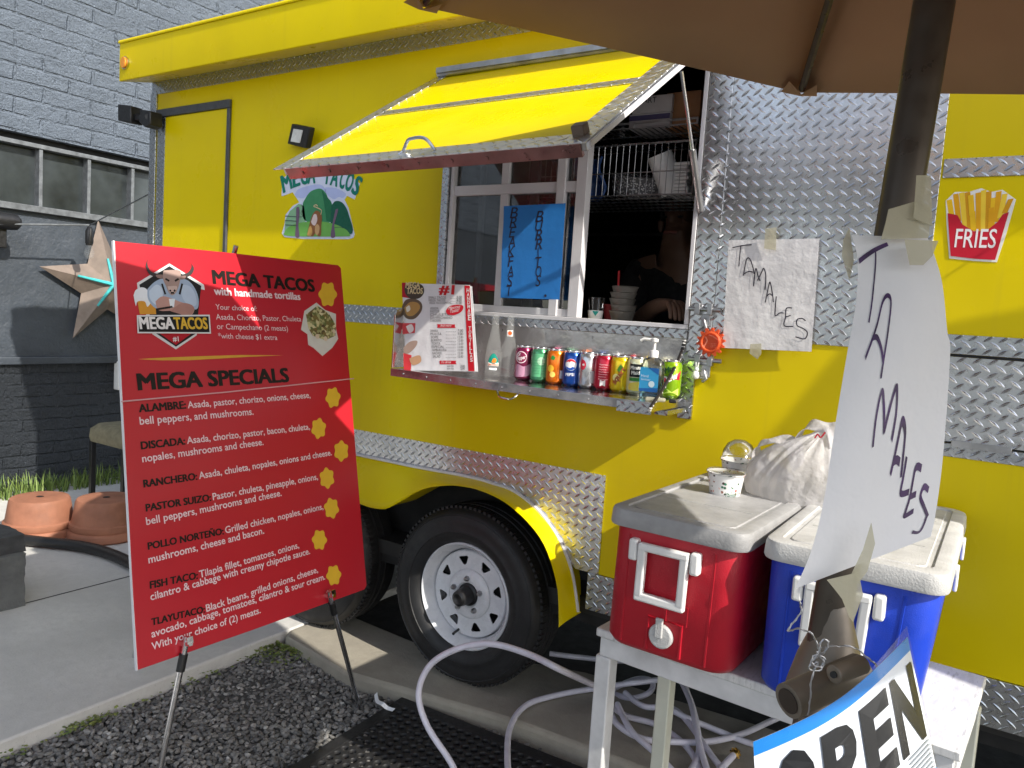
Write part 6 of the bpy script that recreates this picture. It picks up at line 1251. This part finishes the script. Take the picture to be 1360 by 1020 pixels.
# stacked stone blocks at the left edge
c0 = PZ(28, 806, 0); kb2 = thing('concrete_block', c0 - Vector((.2, .2, 0)), 'rough grey split-face concrete block at the left edge of the slab', 'concrete block')
def roughbox(lo_, hi_, seed):
    bm = bmesh.new(); bmesh.ops.create_cube(bm, size=1); bmesh.ops.subdivide_edges(bm, edges=bm.edges, cuts=14, use_grid_fill=True); lo_, hi_ = Vector(lo_), Vector(hi_)
    for v in bm.verts:
        q = Vector([lo_[k] + (hi_[k] - lo_[k]) * (v.co[k] + .5) for k in range(3)]); d = v.co.copy(); d.z *= .25; a = .011 * mn.noise(q * 9 + Vector((seed, 0, 0))) + .007 * mn.noise(q * 28); v.co = q + d.normalized() * a
    b = MB(); bm.verts.ensure_lookup_table(); b.add([v.co for v in bm.verts], [tuple(v.index for v in f.verts) for f in bm.faces]); bm.free(); return b
q = c0; b = roughbox((q.x - .50, q.y - .32, 0.001), (q.x, q.y + .02, .245), 1); o = b.build('block_body', MT['stone'], kb2, smooth=50)
cp = thing('paving_slab', c0 - Vector((.2, .2, -.246)), 'dark grey slab lying on top of the split-face concrete block', 'paving slab'); b = roughbox((q.x - .52, q.y - .34, .247), (q.x - .035, q.y + .03, .325), 2); b.build('slab_body', plain('dark_slab', (.06, .062, .064), .85, 0, .3, 12, .8, 40), cp, smooth=50)
# marker pen by the pots
p0, p1 = PZ(76, 714, .012), PZ(96, 712, .012); pn = thing('marker_pen', p0, 'white marker pen with a blue cap lying between the terracotta pots', 'pen'); b = MB(); b.tube([p0.lerp(p1, .3), p1], .012, 10); b.build('pen_body', MT['white_plastic'], pn); b = MB(); b.tube([p0, p0.lerp(p1, .29)], .0135, 10); b.build('pen_cap', flat('2a6fc0'), pn)
# stool behind the board
sx = -5.15; f0 = PX(120, 652, sx); yA = f0.y; st2 = thing('bench_stool', Vector((sx, yA + .3, 0)), 'low stool with khaki padded seat and black square-tube frame against the grey wall', 'stool')
zs = PX(118, 585, sx).z; yB = yA + .62; xB = sx + .42
b = MB(); b.loft([rrect(sx + .21, yA + .31, .44, .66, .05, zs, 5), rrect(sx + .21, yA + .31, .46, .68, .06, zs + .03, 5), rrect(sx + .21, yA + .31, .45, .67, .06, zs + .085, 5), rrect(sx + .21, yA + .31, .38, .60, .06, zs + .12, 5)]); b.build('seat', MT['suede'], st2, smooth=60)
for x in (sx + .02, xB - .02):
    for y in (yA + .0, yB): b = MB(); b.box2((x - .016, y - .016, .0005), (x + .016, y + .016, zs - .001)); b.build('leg', MT['black'], st2, bevel=.002)
b = MB()
for y in (yA, yB): b.box2((sx + .037, y - .015, .004), (xB - .037, y + .015, .034))
b.box2((sx + .005, yA + .017, .005), (sx + .035, yB - .017, .035)); b.build('foot_rail', MT['black'], st2, bevel=.002)

# unseen sail added off to the right to throw shade on the trailer wall
sl_ = thing('added_shade_sail', (1.9, -.4, 0), 'unseen tan triangular sail added off to the right to shade the trailer wall', 'shade sail')
q0, q1, q2 = Vector((.66, -.196, 2.26)), Vector((2.7, -.04, 2.42)), Vector((3.1, -1.05, 2.36))
b = MB(); b.grid(lambda u, v: q0.lerp(q1, u).lerp(q0.lerp(q2, u), v) + Vector((0, 0, -.05 * math.sin(math.pi * u) * math.sin(math.pi * v))), 16, 10); o = b.build('sail_cloth', MT['canopy'], sl_, smooth=60); o.modifiers.new('thick', 'SOLIDIFY').thickness = .002
b = MB(); b.tube([(3.1, -1.05, -.09), (3.1, -1.05, 2.4)], .025, 14); b.build('post', MT['pole'], sl_)
b = MB(); b.tube([q0, Vector((.62, .0, 2.30))], .003, 6); b.tube([q1, Vector((2.72, .0, 2.42))], .003, 6); b.build('cord', MT['steel_dull'], sl_)
